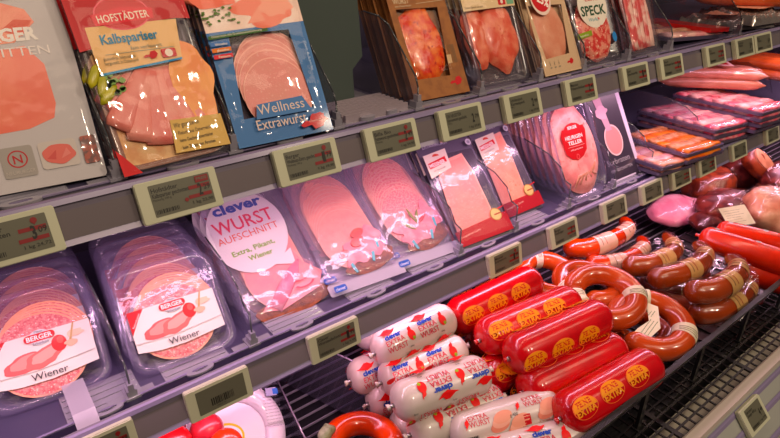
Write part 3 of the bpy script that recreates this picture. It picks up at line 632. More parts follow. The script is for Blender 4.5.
def deli_pack(label, short, M, m, group, seed, tomato=True):
    p = pack(label, M, group=group); W_, H_ = .138, .235
    tray_body(p, W_, H_, .012, .02)
    for i in range(11): slice_(p, ell(.072, .148 - i * .0072, .053, .070 - .001 * i, -6), -.010 + i * .0010, m, M_EXTRIM, .0013)
    mb = MB(); mb.prism(blob(.09, .025, .05, .02, .12, seed=seed, rot=8), -.002, .0018, MATS['dark_rye_bread']); mb.build('bread_slice', p)
    mb = MB(); mb.prism(blob(.075, .045, .042, .024, .45, seed=seed + 3, rot=14), .0005, .0035, meat('rosy_ham_slice', 'e8808c', 'f4a8ac', 40)); mb.build('folded_slice', p)
    mb = MB(); mb.prism(blob(.108, .062, .022, .028, .35, seed=seed + 5), .001, .0042, MATS['rosy_ham_slice']); mb.build('folded_slice', p)
    if tomato:
        mb = MB()
        for cx, cy, r_ in ((.082, .062, .011), (.088, .078, .010), (.048, .047, .008)): mb.prism(ell(cx, cy, r_ * 1.3, r_ * .8, 15), .002, .0065, pm('tomato_red', 'd83820', .25, col2='e85030', scale=80))
        mb.build('tomato', p)
    else:
        mb = MB()
        for cx, cy, a in ((.085, .07, 60), (.075, .075, 100), (.092, .062, 30), (.06, .055, 140)): mb.sweep([(cx + math.cos(R(a)) * t, cy + math.sin(R(a)) * t, .0045) for t in (-.015, 0, .015)], [.001, .004, .001], pm('radish_leaf' if a > 50 else 'chili_red', '88902c' if a > 50 else 'c02c3c', .4), 8, .5)
        mb.build('garnish', p)
    mb = MB()
    for cx, cy, a in ((.055, .018, 100), (.097, .028, 70), (.115, .05, 80)): mb.prism([(cx + math.cos(R(a)) * u - math.sin(R(a)) * v, cy + math.sin(R(a)) * u + math.cos(R(a)) * v) for u, v in ((-.010, -.002), (.010, -.003), (.008, .003), (-.009, .002))], .003, .0046, ink('60c0c8'))
    mb.build('skewer_flag', p); film(p, W_, H_, .0075, .0028, seed=seed, m=CL, sc=36)
    A = Art(h=.0105); A.poly(rrect(.002, -.016, .024, -.005, .003), ink('3058a8')); A.text('clever', .004, -.0135, .006, paper('e0e0f0'), w=.018)
    mb = A.mb; mb.prism(rrect(-.004, -.018, W_ + .004, .003, .004), .0, .0012, clear('bag_seal_film', haze=.45, hcol='e4dcee', rough=.1, refl=.1)); A.build('bag_seal', p)
    behind(p, 2, .03, short)
deli_pack('clear pack of pale peppered sausage slices with tomato halves on bread on the middle shelf', 'clear pack of pale peppered sausage slices', frame(.405, .062, z2 + .018, -5, 56), M_PIKANT, 'peppered sausage slice packs', 21)
deli_pack('clear pack of coarse pink sausage slices with green garnish on the middle shelf', 'clear pack of coarse pink sausage slices', frame(.538, .062, z2 + .016, -5, 53), M_LEB, 'coarse sausage slice packs', 33, False)
# Q6/Q7 dark framed packs
def messner(label, short, M, m, W_, H_, sh, group):
    p = pack(label, M, group=group)
    card(p, W_, H_, pm('dark_purple_card', '5a5268', .35, coat=.4), -.004, -.003)
    MB_ = MB(); MB_.prism(rrect(.006, .004, W_ - .006, H_ - .03, .006), -.003, -.001, TRAYD); MB_.build('tray', p)
    for i in range(4):
        o_ = i * .002; pts = [(x - o_ * .6, y - o_) for x, y in ([(.010, .034), (.106, .043), (.105, .14), (.097, .186), (.06, .181), (.034, .172), (.024, .15)] if W_ > .12 else [(.006, .034), (.080, .038), (.087, .14), (.085, .186), (.04, .180), (.014, .172), (.012, .146)])]
        slice_(p, pts, -.0005 + i * .0009, m, M_EXTRIM, .0012)
    A = Art(h=.0042); RD = ink('a01024')
    A.poly([(.0, .002), (W_, .006), (W_, .045 + sh), (.0, .032)], RD); A.text('in ausgewählten Qualität', .008, .018, .004, paper('e8c0b0'), w=.05, rot=6)
    A.build('printed_footer', p); A = Art(h=.0044)
    A.poly([(.002, H_ * .66), (.056, H_ * .72), (.060, H_ * .91), (.004, H_ * .88)], paper('e8d8c8')); A.poly([(.008, H_ * .745), (.052, H_ * .785), (.052, H_ * .84), (.008, H_ * .80)], ink('d0202c')); A.text('MESSNER', .010, H_ * .757, .0075, paper('f8f0e8'), w=.039, bold=.03, rot=8)
    A.text('der Genussvolle', .014, H_ * .715, .003, ink('705048'), w=.03, rot=8); A.disc(.032, H_ * .855, .008, .005, ink('d05040'), a0=0, a1=180)
    A.build('name_label', p, 'cream label with a red name band'); A = Art(h=.0046)
    A.disc(W_ - .026, .044, .0135, .013, pm('gold_seal', 'b08840', .4)); A.disc(W_ - .026, .044, .0115, .011, ink('d8c080')); A.poly([(W_ - .031, .042), (W_ - .013, .043), (W_ - .013, .046), (W_ - .031, .045)], ink('a05030'))
    A.poly([(W_ - .018, .052), (W_ - .002, .055), (W_ - .002, .0575), (W_ - .018, .0545)], RED)
    A.build('gold_seal', p, 'round gold seal'); A = Art(h=.0046)
    A.disc(W_ - .012, H_ * .92, .007, .007, paper('c8c4d0')); A.disc(W_ - .012, H_ * .92, .0035, .0035, ink('9088a0'))
    if W_ > .1: A.text('EXTRAWURST', .01, H_ * .94, .0075, paper('c8c4d8'), w=.062, rot=2)
    A.build('printed_label', p); film(p, W_, H_, .0055, .0010, seed=int(W_ * 1000), m=FILM_T); behind(p, 3, .02, short)
messner('dark framed pack of smooth pink extra sausage with red footer on the middle shelf', 'dark framed pack of smooth pink extra sausage', frame(.678, .037, z2 + .004, -6, 46), M_EXTRA, .132, .222, .0, 'dark framed extra sausage packs')
messner('dark framed pack of freckled orange-pink sausage with red footer on the middle shelf', 'dark framed pack of freckled sausage', frame(.838, .066, z2 + .004, -3, 42), meat('freckled_sausage', 'f4a088', 'f0947c', 50, c3='b85c30', s3=170, lo3=.66, hi3=.68), .110, .205, -.008, 'dark framed freckled sausage packs')
# Q8 heurigen stack
p = pack('marbled ham pack with a red shield label, front of its deep stack', frame(.995, .032, z2 + .004, -3, 28), group='red shield ham packs')
W_, H_ = .145, .222
tray_body(p, W_, H_, .014, .045, inset=.007)
MH = meat('marbled_ham', 'e8908c', 'f2b8ae', 30, .4, .6, 'dc7470', 60, .58, .7)
lump(p, .0725, .112, .070, .104, MH, hgt=.016, seed=13, amp=.05, zb=-.012)
for k in range(5): mb = MB(); mb.sweep([(.03 + .02 * k, .03 + .004 * k, .001), (.05 + .012 * k, .05, .0015), (.10 + .005 * k, .058 + k * .006, .001)], [.002, .0045, .002], pm('browned_ham_edge', 'c88870', .4, col2='e0b0a0', scale=60), 8, .4); mb.build('meat_slice', p)
A = Art(h=.0045); A.poly([(.022, .145), (.03, .158), (.1, .160), (.104, .148), (.094, .105), (.078, .092), (.058, .086), (.04, .092), (.026, .105)], ink('aa0c18')); A.disc(.064, .157, .026, .012, ink('b41020')); A.text('BERGER', .064, .156, .007, paper('f6e8e0'), anchor='c', w=.03, bold=.02)
A.text('HEURIGEN', .062, .134, .0085, paper('f6e8e0'), anchor='c', w=.056, bold=.02); A.text('TELLER', .062, .122, .0085, paper('f6e8e0'), anchor='c', w=.046, bold=.02); A.rect(.036, .117, .09, .1176, paper('f0c8c0')); A.text('mild geräuchert', .062, .109, .004, paper('f0d0c8'), anchor='c', w=.04); A.disc(.06, .094, .005, .006, ink('e06060'), inner=.7, rings=1)
A.build('front_label', p, 'red shield shaped label'); film(p, W_, H_, .006, .002, seed=17)
behind(p, 7, .021, 'clear pack of marbled ham slices')
# Q9 dark pack with white stripe
p = pack('dark pack with a white edge and round meat picture, leaning beside the marbled ham', frame(1.155, .040, z2 + .004, 0, 30), group='dark round picture packs')
W_, H_ = .138, .205
card(p, W_, H_, pm('charcoal_print', '3a3240', .35, coat=.5), -.008, 0)
A = Art(h=.0002); A.poly([(.126, 0), (W_, 0), (W_, H_), (.122, H_)], paper('d0c4d8')); A.poly([(0, .0), (.112, 0), (.112, .004), (0, .004)], paper('d0c4d8'))
A.disc(.066, .095, .034, .038, paper('e8c8c8')); A.disc(.066, .095, .030, .034, ink('e89090')); A.poly([(.05, .12), (.07, .12), (.06, .2), (.03, .2)], ink('c8a0b0')); A.poly(blob(.05, .165, .022, .016, .3, seed=3), ink('d8b0c0'))
A.text('Surbraten', .06, .040, .014, paper('a8a0a8'), anchor='c', w=.09); A.text('FEIN GESCHNITTEN', .064, .022, .007, paper('b8b0b8'), anchor='c', w=.085); A.build('printed_front', p)
behind(p, 2, .02, 'dark pack with a round meat picture')

# ---------------------------------------------------------------- lying packs at the right
LT = clear('lilac_tray', tint='8c84a0', haze=.6, hcol='6a5f7c', rough=.2, refl=.05)
def lying(label, name, cx, cy, z, w, l, rot, mbase, group, stripes, lid=None, n=1, short=None, th=.012, header=None, mats=None):
    M = Matrix.Translation((cx, cy, z)) @ Matrix.Rotation(R(rot), 4, 'Z') @ Matrix.Rotation(R(4), 4, 'Y')
    p = thing(name, label, 'meat pack', M=M, group=group)
    mb = MB(); mb.prism(rrect(-l / 2, -w / 2, l / 2, w / 2, .008), 0, th, mbase); mb.build('tray', p)
    for k in range(stripes):
        y = -w / 2 + w * (k + .7) / (stripes + .4); m = mats[k % len(mats)]
        mb = MB(); mb.sweep([(-l * .44 + l * .88 * j / 8, y + .003 * math.sin(j * 1.1 + k), th + .001 + .002 * (k % 2)) for j in range(9)], [w / stripes * .55] * 9, m, 8, .35); mb.build('meat_slice', p)
    if header:
        A = Art(h=th + .0062); A.poly([(-l * .15, -w * .16), (l * .24, -w * .16), (l * .24, w * .16), (-l * .15, w * .16)], header); A.text('BERGER', l * .045, w * .0, w * .10, paper('f4e0dc'), anchor='c', w=l * .28, bold=.02); A.text('geschnitten', l * .045, -w * .10, w * .06, paper('f0d8d0'), anchor='c', w=l * .28); A.build('front_label', p)
    film(p, l, w, th + .008, .003, seed=stripes, x0=-l / 2, y0=-w / 2, nu=20, nv=16, m=FILM)
    return p
PB_ = pm('pink_bacon', 'e85c74', .35, col2='f4b4b4', scale=40, coat=.3); PB2 = pm('pale_bacon', 'f8c8c0', .35, col2='f0a0a4', scale=40, coat=.3); DT = pm('dark_tray', '3a3444', .4, coat=.3)
def stack(n, *a, dz=.016, short='', **k):
    p = lying(*a, **k)
    for i in range(n): dup(p, (random.uniform(-.006, .006), random.uniform(-.006, .006), -(i + 1) * dz), f'{short}, {ORD[i + 1]} from the top of its pile')
    return p
def qstack(n, z, left, front, rightc, back, label, short, group, stripes, mats, header=None):
    A_, B_, C_, D_ = [at(q[0], q[1], 'z', z) for q in (left, front, rightc, back)]
    c = (A_ + B_ + C_ + D_) / 4; e = ((C_ - B_) + (D_ - A_)) / 2; f = ((A_ - B_) + (D_ - C_)) / 2
    p = lying(label, 'meat_pack', c.x, c.y, z - .014, f.length, e.length, math.degrees(math.atan2(e.y, e.x)), LT, group, stripes, header=header, mats=mats, th=.008)
    p['n_'] = 0; del p['n_']
    for i in range(n): dup(p, (random.uniform(-.004, .004), random.uniform(-.006, .004), -(i + 1) * .0165), f'{short}, {ORD[i + 1]} from the top of its pile', parts=('tray', 'meat_slice'))
    return p
qstack(1, z2 + .045, (640, 134), (668, 158), (706, 141), (682, 120), 'flat pack of orange cheese sausage slices lying on the middle shelf', 'flat pack of orange slices', 'flat orange slice packs', 6, [pm('orange_slice', 'f07010', .35, col2='f89030', scale=30), pm('toast_slice', 'e8a880', .4, col2='c87840', scale=60)])
qstack(1, z2 + .035, (626, 150), (650, 170), (684, 156), (662, 138), 'flat pack of pale sausage slices at the rail, in front of the orange slices', 'flat pack of pale slices', 'flat pale slice packs', 5, [pm('pale_sausage_slice', 'f0b098', .4, col2='e09078', scale=40), PB2])
qstack(2, z2 + .065, (640, 110), (712, 133), (748, 118), (692, 96), 'flat pack of pink bacon slices lying on top of its pile on the middle shelf', 'flat pack of pink bacon', 'flat pink bacon packs', 7, [PB_, PB2], ink('e8708c'))
qstack(3, z2 + .085, (683, 92), (750, 117), (779, 103), (716, 82), 'flat bacon pack with a red centre label on the farther pile of the middle shelf', 'flat bacon pack with a red label', 'flat red label bacon packs', 7, [PB_, PB2], ink('d01034'))
# frankfurters in bags above
def bag_of_links(label, cx, cy, z, n, L_, rr, m, group, rot=0, lbl=None):
    M = Matrix.Translation((cx, cy, z)) @ Matrix.Rotation(R(rot), 4, 'Z'); p = thing('sausage_bag', label, 'sausage pack', M=M, group=group)
    for k in range(n):
        y = (k % ((n + 1) // 2) - (n - 1) / 4) * rr * 2.05; zz = rr + (k // ((n + 1) // 2)) * rr * 1.7
        mb = MB(); P = []; Q = []
        for j in range(13): t = j / 12; P.append(((t - .5) * L_, y + .012 * math.sin(t * PI) * (1 if k % 2 else .6), zz)); Q.append(rr * min(1, (1 - abs(2 * t - 1) ** 7 + .05)))
        mb.sweep(P, Q, m, 14); mb.build('sausage', p)
    w = rr * 2.3 * ((n + 1) // 2) + .02
    hh = rr * (4.2 if n > 1 else 2.3)
    mb = MB(); nn_ = 22; vs = []; fs = []
    for j in range(nn_ + 1):
        for i in range(nn_ + 1):
            u, v = i / nn_, j / nn_; e = (min(u, 1 - u, v, 1 - v) * 7); e = min(1, e) ** .5
            vs.append(((u - .5) * (L_ + .03), (v - .5) * w, hh * e + .004 * noise.noise(Vector((u * 9, v * 9, cx)))))
    for j in range(nn_):
        for i in range(nn_): a = j * (nn_ + 1) + i; fs.append((a, a + 1, a + nn_ + 2, a + nn_ + 1))
    mb.add(vs, fs, FILM, True); mb.build('clear_film', p)
    if lbl:
        A = Art(h=hh + .003); A.rect(-.05, -w * .3, .05, w * .3, paper('f0c8c0')); A.rect(-.042, -w * .22, .0, w * .2, RED); A.rect(.006, -w * .18, .04, w * .22, RED); A.build('front_label', p)
    return p
M_FRANK = pm('frankfurter_skin', 'cc8c78', .3, col2='bc7864', scale=20, coat=.4)
M_FRANK2 = pm('orange_link_skin', 'd06a38', .3, col2='c05828', scale=20, coat=.4)
bag_of_links('bag of pale pink frankfurters with red and white label above the farther bacon pile', P3(722, 80, 1.07).x, P3(722, 80, 1.07).y + .04, 1.045, 6, .30, .016, M_FRANK, 'frankfurter bags', rot=-48, lbl=True)
bag_of_links('bag of orange sausages behind the frankfurters at the right edge of the middle shelf', P3(772, 72, 1.06).x, P3(772, 72, 1.06).y + .04, 1.045, 8, .34, .017, M_FRANK2, 'orange sausage bags', rot=-80)
# upper shelf right
p = lying('flat red edged pack of pale ham slices lying on the upper shelf', 'meat_pack', 1.435, .135, z1 + .006, .19, .27, 0, LT, 'flat red ham packs', 5, mats=[PB2, pm('pale_ham_slice', 'f0c0a0', .35)], th=.008)
A = Art(h=.017); A.mb.box(.035, -.095, .014, .135, .095, .024, pm('red_flap', 'd01018', .3, coat=.4)); A.build('printed_label', p)
for k, (x, y, r_) in enumerate([(P3(*q[0], q[1]).x + .17, P3(*q[0], q[1]).y + .10, q[2]) for q in (((735, 32), z1 + .02, -14), ((764, 30), z1 + .02, -6), ((738, 24), z1 + .02, 8))]):
    M = Matrix.Translation((x, y, z1 + .005 + .012 * (k == 1))) @ Matrix.Rotation(R(r_), 4, 'Z'); p = thing('meat_pack', ['silver foil pack of small sausages nearest the flat red pack', 'silver foil pack of small sausages at the right end of the upper rail', 'silver foil pack of small sausages lying behind the other two'][k], 'sausage pack', M=M, group='silver foil sausage packs')
    film(p, .22, .13, .020, .012, m=pm('crinkled_foil', 'b0a8a4', .22, metal=.7, bump=.4, bscale=60), x0=-.11, y0=-.065, name='foil_bag', sc=60)
    A = Art(f=lambda u, v, h: (u, v, h), h=.034); A.poly(blob(0, 0, .07, .032, .3, seed=k), meat('foil_window_meat', 'e89878', 'f4c0a8', 60)); A.build('printed_label', p)
for k, (x, y, z, r_) in enumerate([(P3(*q[0], q[1]).x + .22, min(.36, P3(*q[0], q[1]).y + .12), q[1], q[2]) for q in (((692, 8), z1 + .05, -72), ((725, 2), z1 + .05, -60), ((768, 17), z1 + .05, -50), ((752, 0), z1 + .12, -55))]):
    bag_of_links(['bag of long brown sausages behind the red pack on the upper shelf', 'bag of long orange sausages at the back of the upper shelf', 'bag of orange sausages, nearest the upper rail at the right edge', 'bag of long sausages farthest back on the upper shelf'][k], x, y, z, 6, .36, .018, M_FRANK2 if k else M_CASING_O, 'long sausage bags', rot=r_)

# ---------------------------------------------------------------- clear dividers
def divider(x, z, label, prof, group, foot=True, depth=.34, th=.0022, yaw=0):
    d = thing('shelf_divider', label, 'shelf divider', (x, .024, z), group=group)
    n = len(prof)
    def pl(P, x0, x1, m):
        mb = MB(); vs = [(x0, q[0], q[1]) for q in P] + [(x1, q[0], q[1]) for q in P]; k = len(P)
        mb.add(vs, [list(range(k - 1, -1, -1)), list(range(k, 2 * k))], m); return mb
    P = [(.004, 0)] + prof + [(depth, prof[-1][1]), (depth, 0)]
    pan = pl(P, -th / 2, th / 2, DIV).build('panel', d)
    mb = MB(); e = [(.004, 0)] + prof
    for a, b in zip(e, e[1:]):
        mb.sweep([(0, a[0], a[1]), (0, b[0], b[1])], [.0013, .0013], DIVE, 6)
    mb.build('panel_edge', pan)
    if foot:
        mb = MB(); mb.box(-.009, -.002, 0, .009, .022, .0045, FOOT); mb.box(-.006, .0, .0045, .006, .016, .014, FOOT); mb.box(-.0035, .0, .014, .0035, .010, .024, FOOT); mb.box(.009, .004, 0, .028, .014, .003, FOOT); mb.box(-.03, .004, 0, -.009, .014, .003, FOOT); mb.build('foot_clip', d)
    return d
pr1 = [(.004, .035), (.010, .05), (.045, .085), (.075, .115), (.10, .125), (.14, .128)]
for x, lb in ((.124, 'white loaf pack and the red veal sausage pack'), (.261, 'red veal sausage pack and the blue pack'), (.412, 'blue pack and the empty slot'), (.556, 'empty slot and the kraft card pack'), (.690, 'kraft card pack and the cream header pack'), (.838, 'cream header pack and the discounted cream pack'), (.964, 'discounted cream pack and the speck pack'), (1.113, 'speck pack and the tall bacon pack'), (1.275, 'tall bacon pack and the flat red pack'), (1.60, 'flat red pack and the foil packs')):
    divider(x, z1, 'curved clear divider between the ' + lb, pr1, 'clear dividers on the upper shelf')
pr2 = [(.004, .055), (.02, .060), (.035, .085), (.07, .105), (.14, .12)]
for x, lb in ((.082, 'two stacks of Wiener trays'), (.252, 'Wiener trays and the clever pack'), (.666, 'coarse pink slices and the first dark framed pack'), (.818, 'two dark framed packs'), (.985, 'freckled sausage and the marbled ham stack'), (1.152, 'marbled ham stack and the dark round picture pack'), (1.305, 'dark round picture pack and the orange slices'), (1.56, 'orange slices and the pink bacon pile')):
    divider(x, z2, 'stepped clear divider between the ' + lb, pr2, 'clear dividers on the middle shelf')
# small clear clips and track plates along shelf fronts
for z, xs, nm in ((z1, (.03, .195, .335, .62, .755, .90, 1.04, 1.2), 'upper'), (z2, (.05, .17, .33, .47, .60, .735, .88, 1.07, 1.22), 'middle')):
    refs1 = {'upper': ['the white loaf pack', 'the red veal sausage pack', 'the blue pack', 'the kraft card pack', 'the cream header pack', 'the discounted cream pack', 'the speck pack', 'the tall bacon pack'], 'middle': ['the far left Wiener trays', 'the Wiener trays beside the clever pack', 'the clever pack', 'the peppered slices', 'the coarse pink slices', 'the smooth pink extra sausage', 'the freckled sausage', 'the marbled ham stack', 'the dark round picture pack']}[nm]
    for x, rf in zip(xs, refs1):
        c = thing('shelf_track', f'clear plastic track plate with oval pull tab under {rf}', 'shelf track', (x, .024, z), group=f'clear track plates on the {nm} shelf')
        mb = MB(); mb.box(-.045, .0, .0002, .045, .06, .0016, FOOT)
        for k in range(4): mb.box(-.043, .012 + k * .012, .0016, .043, .016 + k * .012, .0032, FOOT)
        mb.build('track_plate', c)
        mb = MB(); A_ = ell(0, -.002, .019, .008); B_ = ell(0, -.001, .011, .0035); k = len(A_)
        vs = [(q[0], q[1], .004) for q in A_] + [(q[0], q[1], .004) for q in B_] + [(q[0], q[1], .001) for q in A_]
        mb.add(vs, [(i, (i + 1) % k, k + (i + 1) % k, k + i) for i in range(k)] + [(2 * k + i, 2 * k + (i + 1) % k, (i + 1) % k, i) for i in range(k)], FOOT); mb.build('pull_tab', c)
# translucent strip hanging over the front at lower left
mb = MB(); STR = clear('milky_strip', tint='e8e0ec', haze=.55, hcol='cfc8d8', rough=.2, refl=.05)
o = mb.add([(0, .06, .012), (.026, .06, .012), (0, .0, .009), (.026, .0, .009), (0, -.022, -.002), (.026, -.022, -.002), (0, -.03, -.03), (.026, -.03, -.03)], [(0, 1, 3, 2), (2, 3, 5, 4), (4, 5, 7, 6)], STR).build('plastic_strip')
o.location = (.012, .028, z2 + .003); tag(o, 'milky plastic strip hanging over the lower rail under the leftmost Wiener trays', 'plastic strip')

# ---------------------------------------------------------------- bottom deck: basket
BK = pm('basket_black', '1c1b20', .3, coat=.3)
bas = thing('wire_basket', 'long black metal basket edge holding the sausages above the grille', 'basket', (1.2, -.255, z3)) 
zr, yr = .803, -.258
# rim ratio places it at y where (1.5-zr)/(y+.62)=2.21
yr = -.62 + (1.5 - zr) / 2.213
mb = MB(); yz_extrude(mb, [(yr - .004, zr - .007), (yr + .004, zr - .007), (yr + .005, zr), (yr - .005, zr)], .56, XR, BK); o = mb.build('rim', bas); o.matrix_parent_inverse = Matrix.Translation((-1.2, .255, -z3))
mb = MB()
for i in range(16): x = .60 + i * .19; mb.box(x - .006, yr - .004, z3 + .03, x + .006, yr + .002, zr - .006, BK)
yz_extrude(mb, [(yr - .003, .700), (yr + .004, .700), (yr + .004, .712), (yr - .003, .712)], .56, XR, BK); o = mb.build('post_rail', bas); o.matrix_parent_inverse = Matrix.Translation((-1.2, .255, -z3))
mb = MB(); mb.box(.56, yr, z3 + .026, XR, .02, z3 + .03, BK)
for i in range(60): x = .58 + i * .04; mb.box(x, yr + .004, z3 + .03, x + .003, .02, z3 + .034, BK)
o = mb.build('basket_floor', bas); o.matrix_parent_inverse = Matrix.Translation((-1.2, .255, -z3))
# clear side pane left of the white rolls
a_, b_ = at(322, 347, 'z', .80), at(420, 392, 'z', .80)
mb = MB(); dd = (b_ - a_); dd.z = 0; L_ = dd.length; ang = math.atan2(dd.y, dd.x)
M = Matrix.Translation((b_.x, b_.y, z3)) @ Matrix.Rotation(ang + PI, 4, 'Z')
d = thing('basket_divider', 'tall clear pane at the left of the white sausage rolls', 'shelf divider', M=M)
mb.box(0, -.0012, 0, L_ + .12, .0012, .14, DIV); mb.build('panel', d); mb = MB(); mb.sweep([(0, 0, .14), (L_ + .12, 0, .14)], [.0016] * 2, clear('bright_edge', tint='b8a8c0', haze=.6, hcol='c0b0cc', refl=.2), 6); mb.build('panel_edge', d)
mb = MB(); mb.box(-.0, 0, 0, .0, 0, 0, DIV)
# deck side rail left (dark strip with wires) and clear pane by the left tub
a_, b_ = at(288, 352, 'z', z3 + .02), at(345, 438, 'z', z3 + .02)

# ---------------------------------------------------------------- sausage rolls
def roll_frame(a, b, spin=0, flip=False):
    """a: left end, b: right end; z axis of the frame turns to the viewer side"""
    if flip: a, b = b, a
    ax = (b - a).normalized(); n0 = Vector((0, -.62, .78)); n0 = (n0 - ax * n0.dot(ax)).normalized(); m = n0.cross(ax)
    M = Matrix((ax, m, n0)).transposed().to_4x4(); M.translation = (a + b) / 2
    return M @ Matrix.Rotation(R(spin), 4, 'X')
def roll_profile(L_, r):
    P = []; h = L_ / 2; e = r * .75
    for k in range(9): t = k / 8; P.append((-h + e * (1 - math.cos(t * PI / 2)), r * (.10 + .90 * math.sin(t * PI / 2) ** .8)))
    return P + [(-x, q) for x, q in reversed(P)]
CLIPM = pm('sausage_clip_metal', 'b0b0b0', .3, metal=1)
def sausage_roll(label, name, M, L_, r, body_m, printer, group, tailm=None, wr=0.02):
    t = thing(name, label, 'sausage', M=M, group=group)
    pr = roll_profile(L_, r); mb = MB(); seg = 40
    def rf(i, k):
        q = pr[i][1] / r; return 1 + wr * (1.2 - q) * math.sin(k * 2 * PI / seg * 11)
    mb.sweep([(x, 0, 0) for x, q in pr], [q for x, q in pr], body_m, seg, 1, True, rfun=rf); body = mb
    for s_ in (-1, 1):
        mb = MB(); h = L_ / 2
        mb.sweep([(s_ * (h - .001), 0, 0), (s_ * (h + .003), 0, 0), (s_ * (h + .006), 0, 0)], [.0045, .0035, .004], CLIPM, 10); mb.build('metal_clip', t)
        mb = MB(); mb.sweep([(s_ * (h + .004), 0, 0), (s_ * (h + .007), 0, .001), (s_ * (h + .012), 0, .002)], [.003, .0042, .005], tailm or body_m, 14, .5, rfun=lambda i, k: 1 + .25 * math.sin(k * 3)); mb.build('casing_tail', t)
    def fn(u, v, h):
        th = v / r; rr = r + h; return (u, math.sin(th) * rr, math.cos(th) * rr)
    A = Art(fn, .0004, .00009); A.mb = body; printer(A, L_, r); cs_ = A.build('casing', t)
    for ch in list(t.children):
        if ch.name.startswith('casing_tail'): ch.parent = cs_
    return t
def print_red(A, L_, r):
    Y = ink('e89810'); O = ink('ec7038'); C_ = 2 * PI * r
    for row in range(3):
        for k in range(4):
            x = -L_ * .39 + k * L_ * .27 + (L_ * .12 if row % 2 else 0); y = row * C_ / 3
            if abs(x) > L_ * .42: continue
            A.disc(x, y, .027, .0175, O, inner=.94, rings=1, n=36)
            A.disc(x, y + .0005, .025, .0160, Y, a0=-8, a1=188, rings=6, n=24)
            A.text('FEINE', x, y + .0035, .0085, ink('c02018'), anchor='c', w=.032, bold=.04)
            A.text('EXTRA', x, y - .0090, .0100, Y, anchor='c', w=.044, bold=.04)
def chili(A, x, y, s, rot=0, m=None):
    m = m or ink('e02020'); c, q = math.cos(R(rot)), math.sin(R(rot))
    pts = [(-1, .25), (-.5, .05), (0, -.15), (.5, -.05), (1, .3), (.55, .25), (.35, .5), (0, .55), (-.3, .4), (-.6, .25)]
    A.poly([(x + s * (c * a - q * b), y + s * (q * a + c * b)) for a, b in pts[::1]], m)
def print_white(A, L_, r):
    C_ = 2 * PI * r; CB = ink('1c46a4'); CR = ink('c82848'); CH = ink('d81818')
    for row in range(4):
        for k in range(3):
            x = -L_ * .33 + k * L_ * .40 + (L_ * .16 if row % 2 else 0); y = row * C_ / 4
            if abs(x) > L_ * .38: continue
            A.text('clever', x, y + .0120, .0090, CB, anchor='c', w=.034, bold=.05)
            A.text('EXTRA', x, y + .0010, .0090, CR, anchor='c', w=.038, bold=.005)
            A.text('WURST', x, y - .0110, .0100, CR, anchor='c', w=.042, bold=.005)
            if x < L_ * .3: A.disc(x + L_ * .19, y + .003, .0075, .0095, CH); chili(A, x + L_ * .20, y + .012, .010, 60, CH); A.disc(x + L_ * .205, y - .003, .003, .003, ink('98b030'))
            chili(A, x - .006, y + .0225, .020, 4, CH)
            A.text('400g', x + L_ * .13, y - .016, .003, BLACK, w=.008)
    A.bars(-L_ * .3, -C_ * .30, .02, .011, ink('303030'), 14, 2); A.bars(L_ * .15, -C_ * .30, .02, .011, ink('303030'), 14, 3); A.text('@ 400g', -L_ * .05, -C_ * .28, .006, ink('303030'), w=.022)
def print_slices(A, L_, r):
    CR = ink('c82848'); C_ = 2 * PI * r
    A.text('EXTRA', -L_ * .28, .010, .008, CR, anchor='c', w=.032); A.text('WURST', -L_ * .28, .0, .009, CR, anchor='c', w=.036); A.text('EXTRA', L_ * .22, .018, .008, CR, anchor='c', w=.032); A.text('WURST', L_ * .22, .008, .009, CR, anchor='c', w=.036)
    for x in (-L_ * .12, L_ * .30, L_ * .02):
        for q in range(3): A.disc(x + q * .004, -.008 + q * .006 - (.012 if x == L_ * .02 else 0), .017, .009, ink(('e0907c', 'f0b4a0', 'eca890')[q]), rot=10, rings=4)
    A.rect(L_ * .09, -.018, L_ * .09 + .012, -.002, RED, n=3); A.text('g 400', -L_ * .02, -.0, .005, BLACK, w=.014); chili(A, -L_ * .38, .006, .010, 70); chili(A, L_ * .08, .012, .009, 60)
    A.bars(-L_ * .42, -.022, .02, .01, ink('303030'), 14, 2)
M_RR = pm('red_sausage_casing', 'c00c18', .24, col2='a80a14', scale=14, coat=.5)
M_RW = pm('cream_sausage_casing', 'cfc2ba', .28, col2='c8b8ae', scale=12, coat=.4)
RL, RRAD = .238, .0365
def rolls(spec, proto_fn):
    proto = None
    for i, (pa, pb, z, spin, flip, label) in enumerate(spec):
        a, b = at(pa[0], pa[1], 'z', z), at(pb[0], pb[1], 'z', z)
        c = (a + b) / 2; d_ = (b - a).normalized(); a2, b2 = c - d_ * .1, c + d_ * .1
        M = roll_frame(a2, b2, spin, flip)
        if proto is None: proto = proto_fn(label, M)
        else: dup(proto, label=label, M=M)
rolls([((573, 411), (643, 369), .797, 0, False, 'red sausage roll nearest the basket rim, its full length in view'),
       ((514, 356), (600, 316), .838, 40, False, 'red sausage roll lying on top in the middle of the red pile'),
       ((486, 338), (570, 302), .836, 0, False, 'red sausage roll on top, second from the rear of the red pile'),
       ((456, 318), (532, 281), .826, 20, False, 'red sausage roll at the rear of the pile under the lower rail'),
       ((532, 388), (612, 350), .790, 60, False, 'red sausage roll wedged between the top roll and the one at the rim'),
       ((498, 372), (570, 340), .772, 10, False, 'dark red sausage roll deep in the pile behind the cream rolls'),
       ((478, 338), (548, 305), .772, 30, False, 'red sausage roll lowest at the rear of the red pile')],
      lambda lb, M: sausage_roll(lb, 'sausage_roll', M, RL, RRAD, M_RR, print_red, 'red extra sausage rolls'))
